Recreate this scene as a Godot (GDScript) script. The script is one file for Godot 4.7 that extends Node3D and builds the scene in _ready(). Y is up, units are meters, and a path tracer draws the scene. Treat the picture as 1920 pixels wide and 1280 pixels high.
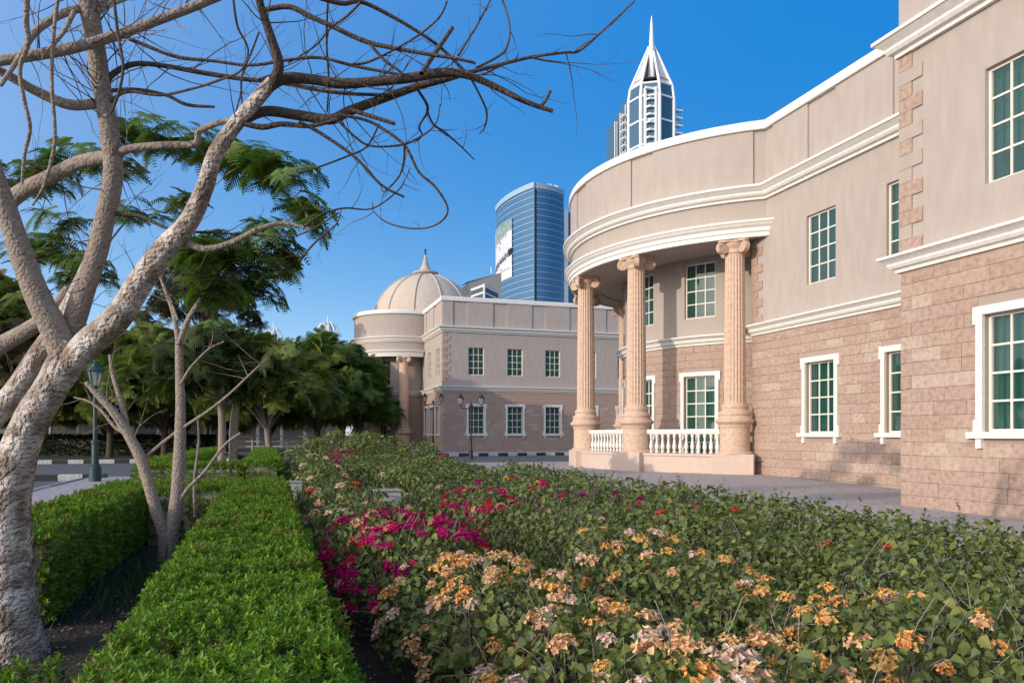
extends Node3D
# A garden of clipped hedges and bougainvillea in front of a neoclassical building, towers behind, low sun from the left.

const FOCAL := 1420.0
const HORIZON := 815.0
const TURN := 0.3102
const EYE := Vector3(0, 1.44, 0)
const SUN_AZ := 70.0
const SUN_EL := 13.5

var rng := RandomNumberGenerator.new()
var names := {}
var mats := {}

# ---------------------------------------------------------------- pixels to places
func ray(px: float, py: float) -> Vector3:
	var xc := (px - 960.0) / FOCAL
	var yc := (HORIZON - py) / FOCAL
	return Vector3(sin(TURN) + xc * cos(TURN), yc, -cos(TURN) + xc * sin(TURN))
func at(px: float, py: float, d: float) -> Vector3: return EYE + ray(px, py) * d
func on_ground(px: float, d: float) -> Vector3:
	var p := at(px, HORIZON, d)
	p.y = level(p.z)
	return p
func level(z: float) -> float: return -0.16 * smoothstep(-24.0, -12.0, z)

# ---------------------------------------------------------------- mesh building
class MB:
	var v := PackedVector3Array()
	var n := PackedVector3Array()
	var c := PackedColorArray()
	var uv := PackedVector2Array()
	var col := Color(1, 1, 1)
	func tri(a: Vector3, b: Vector3, d: Vector3) -> void:
		var m := (b - a).cross(d - a).normalized()
		v.append(a); v.append(d); v.append(b)
		for i in 3:
			n.append(m); c.append(col)
	func quad(a: Vector3, b: Vector3, d: Vector3, e: Vector3) -> void:
		tri(a, b, d); tri(a, d, e)
	func uvquad(a: Vector3, b: Vector3, d: Vector3, e: Vector3, u0: float, u1: float, v0: float, v1: float) -> void:
		quad(a, b, d, e)
		for p in [[u0, v1], [u1, v0], [u1, v1], [u0, v1], [u0, v0], [u1, v0]]: uv.append(Vector2(p[0], p[1]))
	func stri(a: Vector3, b: Vector3, d: Vector3, na: Vector3, nb: Vector3, nd: Vector3) -> void:
		v.append(a); v.append(d); v.append(b)
		n.append(na); n.append(nd); n.append(nb)
		for i in 3: c.append(col)
	func squad(a: Vector3, b: Vector3, d: Vector3, e: Vector3, na: Vector3, nb: Vector3, nd: Vector3, ne: Vector3) -> void:
		stri(a, b, d, na, nb, nd); stri(a, d, e, na, nd, ne)
	func box(lo: Vector3, hi: Vector3) -> void:
		var p := [Vector3(lo.x, lo.y, hi.z), Vector3(hi.x, lo.y, hi.z), Vector3(hi.x, hi.y, hi.z), Vector3(lo.x, hi.y, hi.z), Vector3(lo.x, lo.y, lo.z), Vector3(hi.x, lo.y, lo.z), Vector3(hi.x, hi.y, lo.z), Vector3(lo.x, hi.y, lo.z)]
		quad(p[0], p[1], p[2], p[3]); quad(p[5], p[4], p[7], p[6]); quad(p[1], p[5], p[6], p[2])
		quad(p[4], p[0], p[3], p[7]); quad(p[3], p[2], p[6], p[7]); quad(p[4], p[5], p[1], p[0])
	func bevel_box(lo: Vector3, hi: Vector3, b: float) -> void:
		# a box whose top and sides are chamfered
		var q := [Vector2(lo.x, lo.z), Vector2(lo.x, hi.z), Vector2(hi.x, hi.z), Vector2(hi.x, lo.z)]
		var k := [Vector2(b, b), Vector2(b, -b), Vector2(-b, -b), Vector2(-b, b)]
		for i in 4:
			var j := (i + 1) % 4
			var a0 := Vector3(q[i].x, lo.y, q[i].y); var a1 := Vector3(q[j].x, lo.y, q[j].y)
			var b0 := Vector3(q[i].x, hi.y - b, q[i].y); var b1 := Vector3(q[j].x, hi.y - b, q[j].y)
			var c0 := Vector3(q[i].x + k[i].x, hi.y, q[i].y + k[i].y); var c1 := Vector3(q[j].x + k[j].x, hi.y, q[j].y + k[j].y)
			quad(a0, a1, b1, b0); quad(b0, b1, c1, c0)
		quad(Vector3(lo.x + b, hi.y, lo.z + b), Vector3(lo.x + b, hi.y, hi.z - b), Vector3(hi.x - b, hi.y, hi.z - b), Vector3(hi.x - b, hi.y, lo.z + b))
	func lathe(prof: Array, seg: int, at_: Vector3, from := 0.0, to := TAU) -> void:
		# prof: [radius, y] from the bottom up; hard edges between steps
		for j in prof.size() - 1:
			var r0: float = prof[j][0]; var y0: float = prof[j][1]; var r1: float = prof[j + 1][0]; var y1: float = prof[j + 1][1]
			var dn := Vector2(y1 - y0, r0 - r1).normalized()
			for i in seg:
				var a := from + (to - from) * i / seg; var b := from + (to - from) * (i + 1) / seg
				var ra := Vector3(cos(a), 0, -sin(a)); var rb := Vector3(cos(b), 0, -sin(b))
				var na := ra * dn.x + Vector3.UP * dn.y; var nb := rb * dn.x + Vector3.UP * dn.y
				squad(at_ + ra * r0 + Vector3.UP * y0, at_ + rb * r0 + Vector3.UP * y0, at_ + rb * r1 + Vector3.UP * y1, at_ + ra * r1 + Vector3.UP * y1, na, nb, nb, na)
	func tube(pts: Array, rad: Array, seg: int, wob := 0.0, sd := 0) -> void:
		var rings := []
		var nor := []
		var side := Vector3.ZERO
		var noise := FastNoiseLite.new()
		noise.seed = sd; noise.frequency = 1.6
		for i in pts.size():
			var t: Vector3 = (pts[mini(i + 1, pts.size() - 1)] - pts[maxi(i - 1, 0)]).normalized()
			if side == Vector3.ZERO: side = t.cross(Vector3.UP if absf(t.y) < 0.9 else Vector3.RIGHT).normalized()
			side = (side - t * side.dot(t)).normalized()
			var up := t.cross(side)
			var ring := []; var nn := []
			for k in seg:
				var a := TAU * k / seg
				var o: Vector3 = side * cos(a) + up * sin(a)
				var r: float = rad[i]
				if wob > 0: r *= 1.0 + wob * noise.get_noise_3dv(pts[i] * 1.5 + o * 0.5)
				ring.append(pts[i] + o * r); nn.append(o)
			rings.append(ring); nor.append(nn)
		for i in pts.size() - 1:
			for k in seg:
				var l := (k + 1) % seg
				squad(rings[i][k], rings[i][l], rings[i + 1][l], rings[i + 1][k], nor[i][k], nor[i][l], nor[i + 1][l], nor[i + 1][k])
		var e := pts.size() - 1
		for k in seg:
			tri(rings[e][k], rings[e][(k + 1) % seg], pts[e])
	func lathe_disc(c0: Vector3, r: float, half: float, side: float) -> void:
		for i in 20:
			var a := TAU * i / 20; var b := TAU * (i + 1) / 20
			var z := Vector3(0, 0, half * side)
			var p := c0 + Vector3(cos(a), sin(a), 0) * r + z; var q := c0 + Vector3(cos(b), sin(b), 0) * r + z
			if side > 0: tri(c0 + z, p, q)
			else: tri(c0 + z, q, p)
	func rim(c0: Vector3, r: float, half: float) -> void:
		for i in 20:
			var a := TAU * i / 20; var b := TAU * (i + 1) / 20
			var p := Vector3(cos(a), sin(a), 0); var q := Vector3(cos(b), sin(b), 0)
			var z := Vector3(0, 0, half)
			squad(c0 + p * r - z, c0 + q * r - z, c0 + q * r + z, c0 + p * r + z, p, q, q, p)
	func mesh() -> ArrayMesh:
		var a := []
		a.resize(Mesh.ARRAY_MAX)
		a[Mesh.ARRAY_VERTEX] = v; a[Mesh.ARRAY_NORMAL] = n; a[Mesh.ARRAY_COLOR] = c
		if uv.size() == v.size(): a[Mesh.ARRAY_TEX_UV] = uv
		var m := ArrayMesh.new()
		m.add_surface_from_arrays(Mesh.PRIMITIVE_TRIANGLES, a)
		return m

# A wall surface: u runs to the right as seen from outside, y up, out along the outward normal.
class Surf:
	var o := Vector3.ZERO
	var t := Vector3.RIGHT
	var n := Vector3.BACK
	var radius := 0.0
	var middle := Vector3.ZERO
	func p(u: float, y: float, out: float) -> Vector3:
		if radius > 0.0:
			var a := u / radius
			return middle + Vector3(-cos(a), 0, sin(a)) * (radius + out) + Vector3.UP * y
		return o + t * u + n * out + Vector3.UP * y
	func basis(u: float) -> Basis:
		if radius > 0.0:
			var a := u / radius
			return Basis(Vector3(sin(a), 0, cos(a)), Vector3.UP, Vector3(-cos(a), 0, sin(a)))
		return Basis(t, Vector3.UP, n)
	func cuts(u0: float, u1: float) -> Array:
		var k := 1
		if radius > 0.0: k = maxi(1, int(ceil((u1 - u0) / radius / deg_to_rad(2.5))))
		var r := []
		for i in k + 1: r.append(lerpf(u0, u1, float(i) / k))
		return r
	func box(mb: MB, u0: float, u1: float, y0: float, y1: float, o0: float, o1: float) -> void:
		var us := cuts(u0, u1)
		for i in us.size() - 1:
			var a: float = us[i]; var b: float = us[i + 1]
			mb.quad(p(a, y0, o1), p(b, y0, o1), p(b, y1, o1), p(a, y1, o1))
			mb.quad(p(b, y0, o0), p(a, y0, o0), p(a, y1, o0), p(b, y1, o0))
			mb.quad(p(a, y1, o1), p(b, y1, o1), p(b, y1, o0), p(a, y1, o0))
			mb.quad(p(a, y0, o0), p(b, y0, o0), p(b, y0, o1), p(a, y0, o1))
		mb.quad(p(u0, y0, o0), p(u0, y0, o1), p(u0, y1, o1), p(u0, y1, o0))
		mb.quad(p(u1, y0, o1), p(u1, y0, o0), p(u1, y1, o0), p(u1, y1, o1))
	func wall(mb: MB, u0: float, u1: float, y0: float, y1: float, holes: Array, reveal: float, out := 0.0) -> void:
		var us := cuts(u0, u1); var ys := [y0, y1]
		for h in holes:
			for u in [h[0], h[1]]:
				if u > u0 and u < u1: us.append(u)
			for y in [h[2], h[3]]:
				if y > y0 and y < y1: ys.append(y)
		us.sort(); ys.sort()
		for i in us.size() - 1:
			for j in ys.size() - 1:
				var a: float = us[i]; var b: float = us[i + 1]; var c: float = ys[j]; var d: float = ys[j + 1]
				if b - a < 1e-5 or d - c < 1e-5: continue
				var um := (a + b) / 2; var ym := (c + d) / 2
				var open := false
				for h in holes:
					if um > h[0] and um < h[1] and ym > h[2] and ym < h[3]: open = true
				if not open: 
					var na := basis(a).z; var nb := basis(b).z
					mb.squad(p(a, c, out), p(b, c, out), p(b, d, out), p(a, d, out), na, nb, nb, na)
		for h in holes:
			var lo: float = maxf(h[2], y0); var hi: float = minf(h[3], y1)
			if hi <= lo or h[1] <= u0 or h[0] >= u1: continue
			mb.quad(p(h[0], lo, out), p(h[0], lo, -reveal), p(h[0], hi, -reveal), p(h[0], hi, out))
			mb.quad(p(h[1], lo, -reveal), p(h[1], lo, out), p(h[1], hi, out), p(h[1], hi, -reveal))
			if h[3] <= y1: mb.quad(p(h[0], hi, out), p(h[0], hi, -reveal), p(h[1], hi, -reveal), p(h[1], hi, out))
			if h[2] >= y0: mb.quad(p(h[0], lo, -reveal), p(h[0], lo, out), p(h[1], lo, out), p(h[1], lo, -reveal))

func flat_surf(o: Vector3, n: Vector3) -> Surf:
	var s := Surf.new()
	s.o = o; s.n = n; s.t = Vector3.UP.cross(n)
	return s
func round_surf(middle: Vector3, radius: float) -> Surf:
	var s := Surf.new()
	s.middle = middle; s.radius = radius
	return s

# A profile [out, y], listed from the bottom to the top, swept along a path of (x, z) that runs to the right as seen from outside.
func sweep(mb: MB, path: Array, prof: Array) -> void:
	var seg_n := []
	for i in path.size() - 1:
		var d: Vector2 = (path[i + 1] - path[i]).normalized()
		seg_n.append(Vector2(-d.y, d.x))
	var mit := []; var smooth := []
	for i in path.size():
		var a: Vector2 = seg_n[maxi(i - 1, 0)]; var b: Vector2 = seg_n[mini(i, seg_n.size() - 1)]
		mit.append((a + b) / (1.0 + a.dot(b))); smooth.append(a.dot(b) > 0.97)
	var pos := func(i: int, q: Array) -> Vector3:
		var e: Vector2 = path[i] + mit[i] * float(q[0])
		return Vector3(e.x, q[1], e.y)
	for i in path.size() - 1:
		var n0: Vector2 = mit[i].normalized() if smooth[i] else seg_n[i]
		var n1: Vector2 = mit[i + 1].normalized() if smooth[i + 1] else seg_n[i]
		for j in prof.size() - 1:
			var dn := Vector2(prof[j + 1][1] - prof[j][1], prof[j][0] - prof[j + 1][0]).normalized()
			var w0 := Vector3(n0.x * dn.x, dn.y, n0.y * dn.x); var w1 := Vector3(n1.x * dn.x, dn.y, n1.y * dn.x)
			mb.squad(pos.call(i, prof[j]), pos.call(i + 1, prof[j]), pos.call(i + 1, prof[j + 1]), pos.call(i, prof[j + 1]), w0, w1, w1, w0)
	for e in [0, path.size() - 1]:
		for j in range(1, prof.size() - 1):
			if e == 0: mb.tri(pos.call(e, prof[0]), pos.call(e, prof[j]), pos.call(e, prof[j + 1]))
			else: mb.tri(pos.call(e, prof[0]), pos.call(e, prof[j + 1]), pos.call(e, prof[j]))
func arc(middle: Vector2, radius: float, a0: float, a1: float, k: int) -> Array:
	# angles in degrees from -x towards +z
	var r := []
	for i in k + 1:
		var a := deg_to_rad(lerpf(a0, a1, float(i) / k))
		r.append(middle + Vector2(-cos(a), sin(a)) * radius)
	return r
func smooth_line(p: Array, sub: int) -> Array:
	# Catmull-Rom through points of any type that can be added and scaled
	var r := []
	for i in p.size() - 1:
		var a = p[maxi(i - 1, 0)]; var b = p[i]; var c = p[i + 1]; var d = p[mini(i + 2, p.size() - 1)]
		for k in sub:
			var t := float(k) / sub
			r.append((b * 2.0 + (c - a) * t + (a * 2.0 - b * 5.0 + c * 4.0 - d) * t * t + (b * 3.0 - a - c * 3.0 + d) * t * t * t) * 0.5)
	r.append(p[p.size() - 1])
	return r

# ---------------------------------------------------------------- nodes
func numbered(called: String) -> String:
	if not names.has(called):
		names[called] = 0
		return called
	names[called] += 1
	return "%s_%03d" % [called, names[called]]
func thing(called: String, label: String, category: String, where := Vector3.ZERO, group := "") -> Node3D:
	var o := Node3D.new()
	o.name = numbered(called)
	add_child(o)
	o.position = where
	o.set_meta("label", label); o.set_meta("category", category)
	if group: o.set_meta("group", group)
	return o
func put(called: String, m: Mesh, mat: Material, parent: Node3D, world := true) -> MeshInstance3D:
	# world: the mesh was made in world places, so the part is moved back by its thing's place
	var o := MeshInstance3D.new()
	o.mesh = m
	o.material_override = mat
	o.name = called
	parent.add_child(o, true)
	if world:
		var q: Node = parent
		while q != self:
			o.position -= q.position
			q = q.get_parent()
	return o
func placed(called: String, m: Mesh, mat: Material, parent: Node3D, where: Transform3D) -> MeshInstance3D:
	var o := put(called, m, mat, parent)
	o.transform = Transform3D(where.basis, where.origin + o.position)
	return o
func structure(called: String, m: Mesh, mat: Material) -> MeshInstance3D:
	var o := MeshInstance3D.new()
	o.mesh = m; o.material_override = mat; o.name = numbered(called)
	add_child(o)
	o.set_meta("kind", "structure")
	return o
func scatter(called: String, m: Mesh, mat: Material, parent: Node3D, where: Array, colors: Array) -> MultiMeshInstance3D:
	var mm := MultiMesh.new()
	mm.transform_format = MultiMesh.TRANSFORM_3D
	mm.use_colors = true
	mm.mesh = m
	mm.instance_count = where.size()
	for i in where.size():
		mm.set_instance_transform(i, where[i])
		mm.set_instance_color(i, colors[i])
	var o := MultiMeshInstance3D.new()
	o.multimesh = mm
	o.material_override = mat
	o.name = called
	parent.add_child(o, true)
	o.position = -parent.position
	o.set_meta("kind", "stuff")
	return o

# ---------------------------------------------------------------- materials
func noise_tex(sd: int, freq: float, lo: Color, hi: Color, kind := FastNoiseLite.TYPE_SIMPLEX_SMOOTH, size := 512, mids := []) -> NoiseTexture2D:
	var f := FastNoiseLite.new()
	f.seed = sd; f.frequency = freq; f.noise_type = kind
	f.fractal_octaves = 5
	var t := NoiseTexture2D.new()
	t.width = size; t.height = size; t.seamless = true; t.noise = f
	var g := Gradient.new()
	g.set_color(0, lo); g.set_color(1, hi)
	for m in mids: g.add_point(m[0], m[1])
	t.color_ramp = g
	return t
func bump_tex(sd: int, freq: float, size := 512) -> NoiseTexture2D:
	var f := FastNoiseLite.new()
	f.seed = sd; f.frequency = freq; f.fractal_octaves = 5
	var t := NoiseTexture2D.new()
	t.width = size; t.height = size; t.seamless = true; t.noise = f
	return t
func plain(called: String, c: Color, rough := 0.85) -> StandardMaterial3D:
	var m := StandardMaterial3D.new()
	m.resource_name = called
	m.albedo_color = c.linear_to_srgb()
	m.roughness = rough
	return m
func textured(called: String, c: Color, tex: Texture2D, scale: float, rough := 0.9, bump: Texture2D = null, depth := 0.0) -> StandardMaterial3D:
	var m := plain(called, c, rough)
	m.albedo_texture = tex
	m.uv1_triplanar = true; m.uv1_world_triplanar = true
	m.uv1_scale = Vector3.ONE * scale
	if bump:
		m.heightmap_enabled = true; m.heightmap_texture = bump; m.heightmap_scale = depth
	return m
func leafy(called: String, through: Color, rough := 0.55) -> StandardMaterial3D:
	var m := plain(called, Color(1, 1, 1), rough)
	m.vertex_color_use_as_albedo = true
	m.metallic_specular = 0.35
	m.backlight_enabled = true; m.backlight = through.linear_to_srgb()
	return m
func make_materials() -> void:
	var g := func(a: float) -> Color: return Color(a, a, a)
	var soft := noise_tex(3, 0.012, g.call(0.92), g.call(1.0))
	var grain := noise_tex(5, 0.03, g.call(0.70), g.call(1.0))
	var fine := bump_tex(9, 0.09)
	var coarse := bump_tex(11, 0.035)
	mats.plaster = textured("plaster", Color(0.435, 0.372, 0.336), noise_tex(4, 0.014, g.call(0.93), g.call(1.0)), 0.5, 0.92, fine, 0.08)
	mats.plaster.uv1_scale = Vector3(0.34, 0.08, 0.34)
	mats.plaster_trim = textured("plaster_trim", Color(0.43, 0.36, 0.32), soft, 0.3, 0.92, fine, 0.08)
	mats.white = textured("white_paint", Color(0.80, 0.77, 0.73), noise_tex(8, 0.02, g.call(0.90), g.call(1.0)), 0.5, 0.6)
	mats.frame = plain("window_frame_paint", Color(0.74, 0.70, 0.62), 0.5)
	mats.backing = plain("mortar", Color(0.36, 0.28, 0.24), 0.95)
	mats.stones = []
	var tones := [Color(0.445, 0.342, 0.295), Color(0.46, 0.36, 0.312), Color(0.43, 0.33, 0.283), Color(0.47, 0.375, 0.325), Color(0.45, 0.348, 0.307), Color(0.51, 0.43, 0.375)]
	var pit := noise_tex(21, 0.016, Color(0.80, 0.74, 0.70), Color(1, 0.98, 0.96), FastNoiseLite.TYPE_PERLIN, 1024, [[0.5, Color(0.93, 0.895, 0.87)]])
	for t in tones: mats.stones.append(textured("sandstone", t, pit, 0.55, 0.93, coarse, 0.5))
	mats.column = textured("column_stone", Color(0.68, 0.51, 0.40), noise_tex(14, 0.02, Color(0.82, 0.78, 0.76), Color(1, 1, 1)), 0.6, 0.85, fine, 0.3)
	mats.podium = textured("podium_stone", Color(0.60, 0.47, 0.40), soft, 0.6, 0.88, fine, 0.3)
	mats.soffit = textured("soffit_plaster", Color(0.435, 0.372, 0.336), soft, 0.3, 0.92)
	mats.interior = plain("interior_wall", Color(0.40, 0.38, 0.34), 0.9)
	mats.blind = plain("window_blind", Color(0.30, 0.42, 0.37), 0.8)
	var gl := StandardMaterial3D.new()
	gl.resource_name = "tinted_glass"
	gl.albedo_color = Color(Color(0.016, 0.085, 0.072).linear_to_srgb(), 0.66)
	gl.transparency = BaseMaterial3D.TRANSPARENCY_ALPHA
	gl.roughness = 0.03; gl.metallic_specular = 0.75
	mats.glass = gl
	mats.tower_glass = plain("blue_tower_glass", Color(0.035, 0.13, 0.27), 0.12)
	mats.tower_glass.metallic_specular = 0.8
	mats.tower_glass2 = plain("dark_blue_tower_glass", Color(0.05, 0.12, 0.20), 0.12)
	mats.tower_white = plain("tower_white_metal", Color(0.80, 0.82, 0.84), 0.5)
	mats.tower_line = plain("tower_floor_metal", Color(0.30, 0.42, 0.55), 0.4)
	mats.tower_grey = plain("tower_grey_panel", Color(0.52, 0.55, 0.60), 0.5)
	mats.lattice = plain("crown_lattice", Color(0.62, 0.60, 0.60), 0.6)
	mats.far_block = plain("far_block", Color(0.075, 0.085, 0.10), 0.6)
	mats.roof_grey = plain("dark_roofing", Color(0.16, 0.15, 0.15), 0.8)
	mats.dome = textured("dome_plaster", Color(0.56, 0.47, 0.39), soft, 0.25, 0.9)
	mats.dome_rib = textured("dome_rib", Color(0.52, 0.42, 0.345), soft, 0.25, 0.9)
	mats.soil = textured("soil", Color(0.075, 0.052, 0.042), noise_tex(31, 0.05, g.call(0.35), g.call(1.0)), 0.9, 0.98, bump_tex(33, 0.05), 4.0)
	mats.earth = textured("dry_ground", Color(0.22, 0.18, 0.145), grain, 0.05, 0.98)
	mats.paving = textured("paving", Color(0.47, 0.415, 0.415), grain, 0.35, 0.85, coarse, 0.4)
	mats.asphalt = textured("asphalt", Color(0.115, 0.115, 0.125), grain, 0.3, 0.9, fine, 0.5)
	mats.lawn = textured("lawn", Color(0.06, 0.12, 0.025), noise_tex(41, 0.06, g.call(0.5), g.call(1.0)), 0.6, 0.95, bump_tex(43, 0.09), 4.0)
	mats.kerb_white = textured("white_kerb_paint", Color(0.66, 0.66, 0.66), grain, 0.6, 0.7)
	mats.kerb_black = textured("black_kerb_paint", Color(0.035, 0.035, 0.04), grain, 0.6, 0.7)
	mats.concrete = textured("concrete", Color(0.42, 0.40, 0.38), grain, 0.8, 0.9)
	var bark_ramp := noise_tex(51, 0.011, Color(0.42, 0.37, 0.33), Color(0.92, 0.90, 0.88), FastNoiseLite.TYPE_SIMPLEX_SMOOTH, 512, [[0.36, Color(0.58, 0.52, 0.475)], [0.50, Color(0.72, 0.67, 0.63)], [0.64, Color(0.87, 0.845, 0.82)]])
	mats.bark = textured("pale_bark", Color(0.84, 0.80, 0.78), bark_ramp, 0.9, 0.92, bump_tex(53, 0.05), 5.0)
	mats.brown_bark = textured("brown_bark", Color(0.40, 0.325, 0.275), grain, 1.2, 0.93, bump_tex(55, 0.05), 2.0)
	mats.dark_bark = textured("dark_bark", Color(0.115, 0.085, 0.068), grain, 1.2, 0.95, bump_tex(57, 0.05), 1.5)  # on the bare tree this dark tone stands for backlit branches
	mats.twig = plain("dry_stem", Color(0.34, 0.285, 0.24), 0.9)
	mats.core = mats.twig
	mats.leaf = leafy("leaf", Color(0.35, 0.42, 0.10))
	mats.feather = leafy("feathery_leaf", Color(0.62, 0.74, 0.22), 0.6)
	mats.bract = leafy("papery_bract", Color(0.5, 0.45, 0.4), 0.75)
	mats.lamp_metal = plain("lamp_dark_green_paint", Color(0.022, 0.045, 0.05), 0.35)
	mats.lamp_black = plain("lamp_black_paint", Color(0.018, 0.016, 0.016), 0.35)
	var lg := plain("lamp_glass", Color(0.45, 0.47, 0.45), 0.15)
	lg.transparency = BaseMaterial3D.TRANSPARENCY_ALPHA
	lg.albedo_color.a = 0.45
	mats.lamp_glass = lg
	mats.fixture = plain("grey_metal", Color(0.42, 0.43, 0.44), 0.4)

# ---------------------------------------------------------------- building pieces
const MID := [[0.0, 5.08], [0.09, 5.08], [0.09, 5.15], [0.17, 5.18], [0.21, 5.24], [0.21, 5.29], [0.27, 5.34], [0.34, 5.385], [0.365, 5.39], [0.365, 5.45], [0.0, 5.47]]
const TOP := [[0.0, 9.92], [0.10, 9.92], [0.10, 10.0], [0.20, 10.03], [0.25, 10.10], [0.25, 10.16], [0.32, 10.22], [0.40, 10.29], [0.44, 10.30], [0.44, 10.38], [0.0, 10.41]]
const LOW := [[0.0, 8.58], [0.14, 8.58], [0.14, 8.74], [0.19, 8.76], [0.19, 8.90], [0.27, 8.97], [0.32, 9.06], [0.36, 9.07], [0.36, 9.15], [0.0, 9.17]]
var cache := {}

func stone_mesh(w: float, h: float) -> ArrayMesh:
	var key := "s%d_%d" % [roundi(w * 100), roundi(h * 100)]
	if not cache.has(key):
		var mb := MB.new()
		var x := w / 2; var y := h / 2; var b := 0.007
		var o := [Vector3(-x, -y, 0), Vector3(x, -y, 0), Vector3(x, y, 0), Vector3(-x, y, 0)]
		var m := []; var f := []
		for q in o:
			m.append(Vector3(q.x, q.y, 0.020))
			f.append(Vector3(q.x - signf(q.x) * b, q.y - signf(q.y) * b, 0.026))
		for i in 4:
			var j := (i + 1) % 4
			mb.quad(o[i], o[j], m[j], m[i]); mb.quad(m[i], m[j], f[j], f[i])
		mb.quad(f[0], f[1], f[2], f[3])
		cache[key] = mb.mesh()
	return cache[key]

# Courses of stones over a surface; each stone is [surf, u0, u1, y0, y1, seen]
func courses(s: Surf, u0: float, u1: float, y0: float, y1: float, holes: Array, seen0: float, seen1: float, list: Array, quoin := true) -> void:
	var k := roundi((y1 - y0) / 0.30)
	var h := (y1 - y0) / k
	for j in k:
		var a := y0 + j * h; var b := a + h
		var u := u0
		var first := true
		while u < u1 - 0.01:
			var w := rng.randf_range(0.5, 1.0)
			if first and quoin: w = 0.58 if j % 2 == 0 else 0.30
			first = false
			var e := minf(u + w, u1)
			if u1 - e < 0.28: e = u1
			var spans := [[u, e]]
			for hh in holes:
				if b > hh[2] + 0.01 and a < hh[3] - 0.01:
					var nx := []
					for sp in spans:
						if sp[1] <= hh[0] or sp[0] >= hh[1]: nx.append(sp)
						else:
							if sp[0] < hh[0]: nx.append([sp[0], hh[0]])
							if sp[1] > hh[1]: nx.append([hh[1], sp[1]])
					spans = nx
			for sp in spans:
				if sp[1] - sp[0] > 0.05: list.append([s, sp[0], sp[1], a, b, sp[1] > seen0 and sp[0] < seen1])
			u = e
func lay_stones(list: Array, wall: Node3D, most: int) -> void:
	var rest := MB.new()
	var n := 0
	for q in list:
		var s: Surf = q[0]
		var um: float = (q[1] + q[2]) / 2; var w: float = q[2] - q[1] - 0.005; var h: float = q[4] - q[3] - 0.005
		var tr := Transform3D(s.basis(um), s.p(um, (q[3] + q[4]) / 2, rng.randf_range(-0.004, 0.004)))
		var mat: Material = mats.stones[rng.randi() % 5 if rng.randf() < 0.9 else 5]
		if q[5] and n < most:
			n += 1
			placed("stone", stone_mesh(w, h), mat, wall, tr)
		else:
			var m := stone_mesh(w, h)
			var arr := m.surface_get_arrays(0)
			for i in arr[0].size():
				rest.v.append(tr * arr[0][i]); rest.n.append(tr.basis * arr[1][i]); rest.c.append(Color(1, 1, 1))
	if rest.v.size():
		var o := put("stone_courses", rest.mesh(), mats.stones[1], wall)
		o.set_meta("kind", "stuff")

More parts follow.
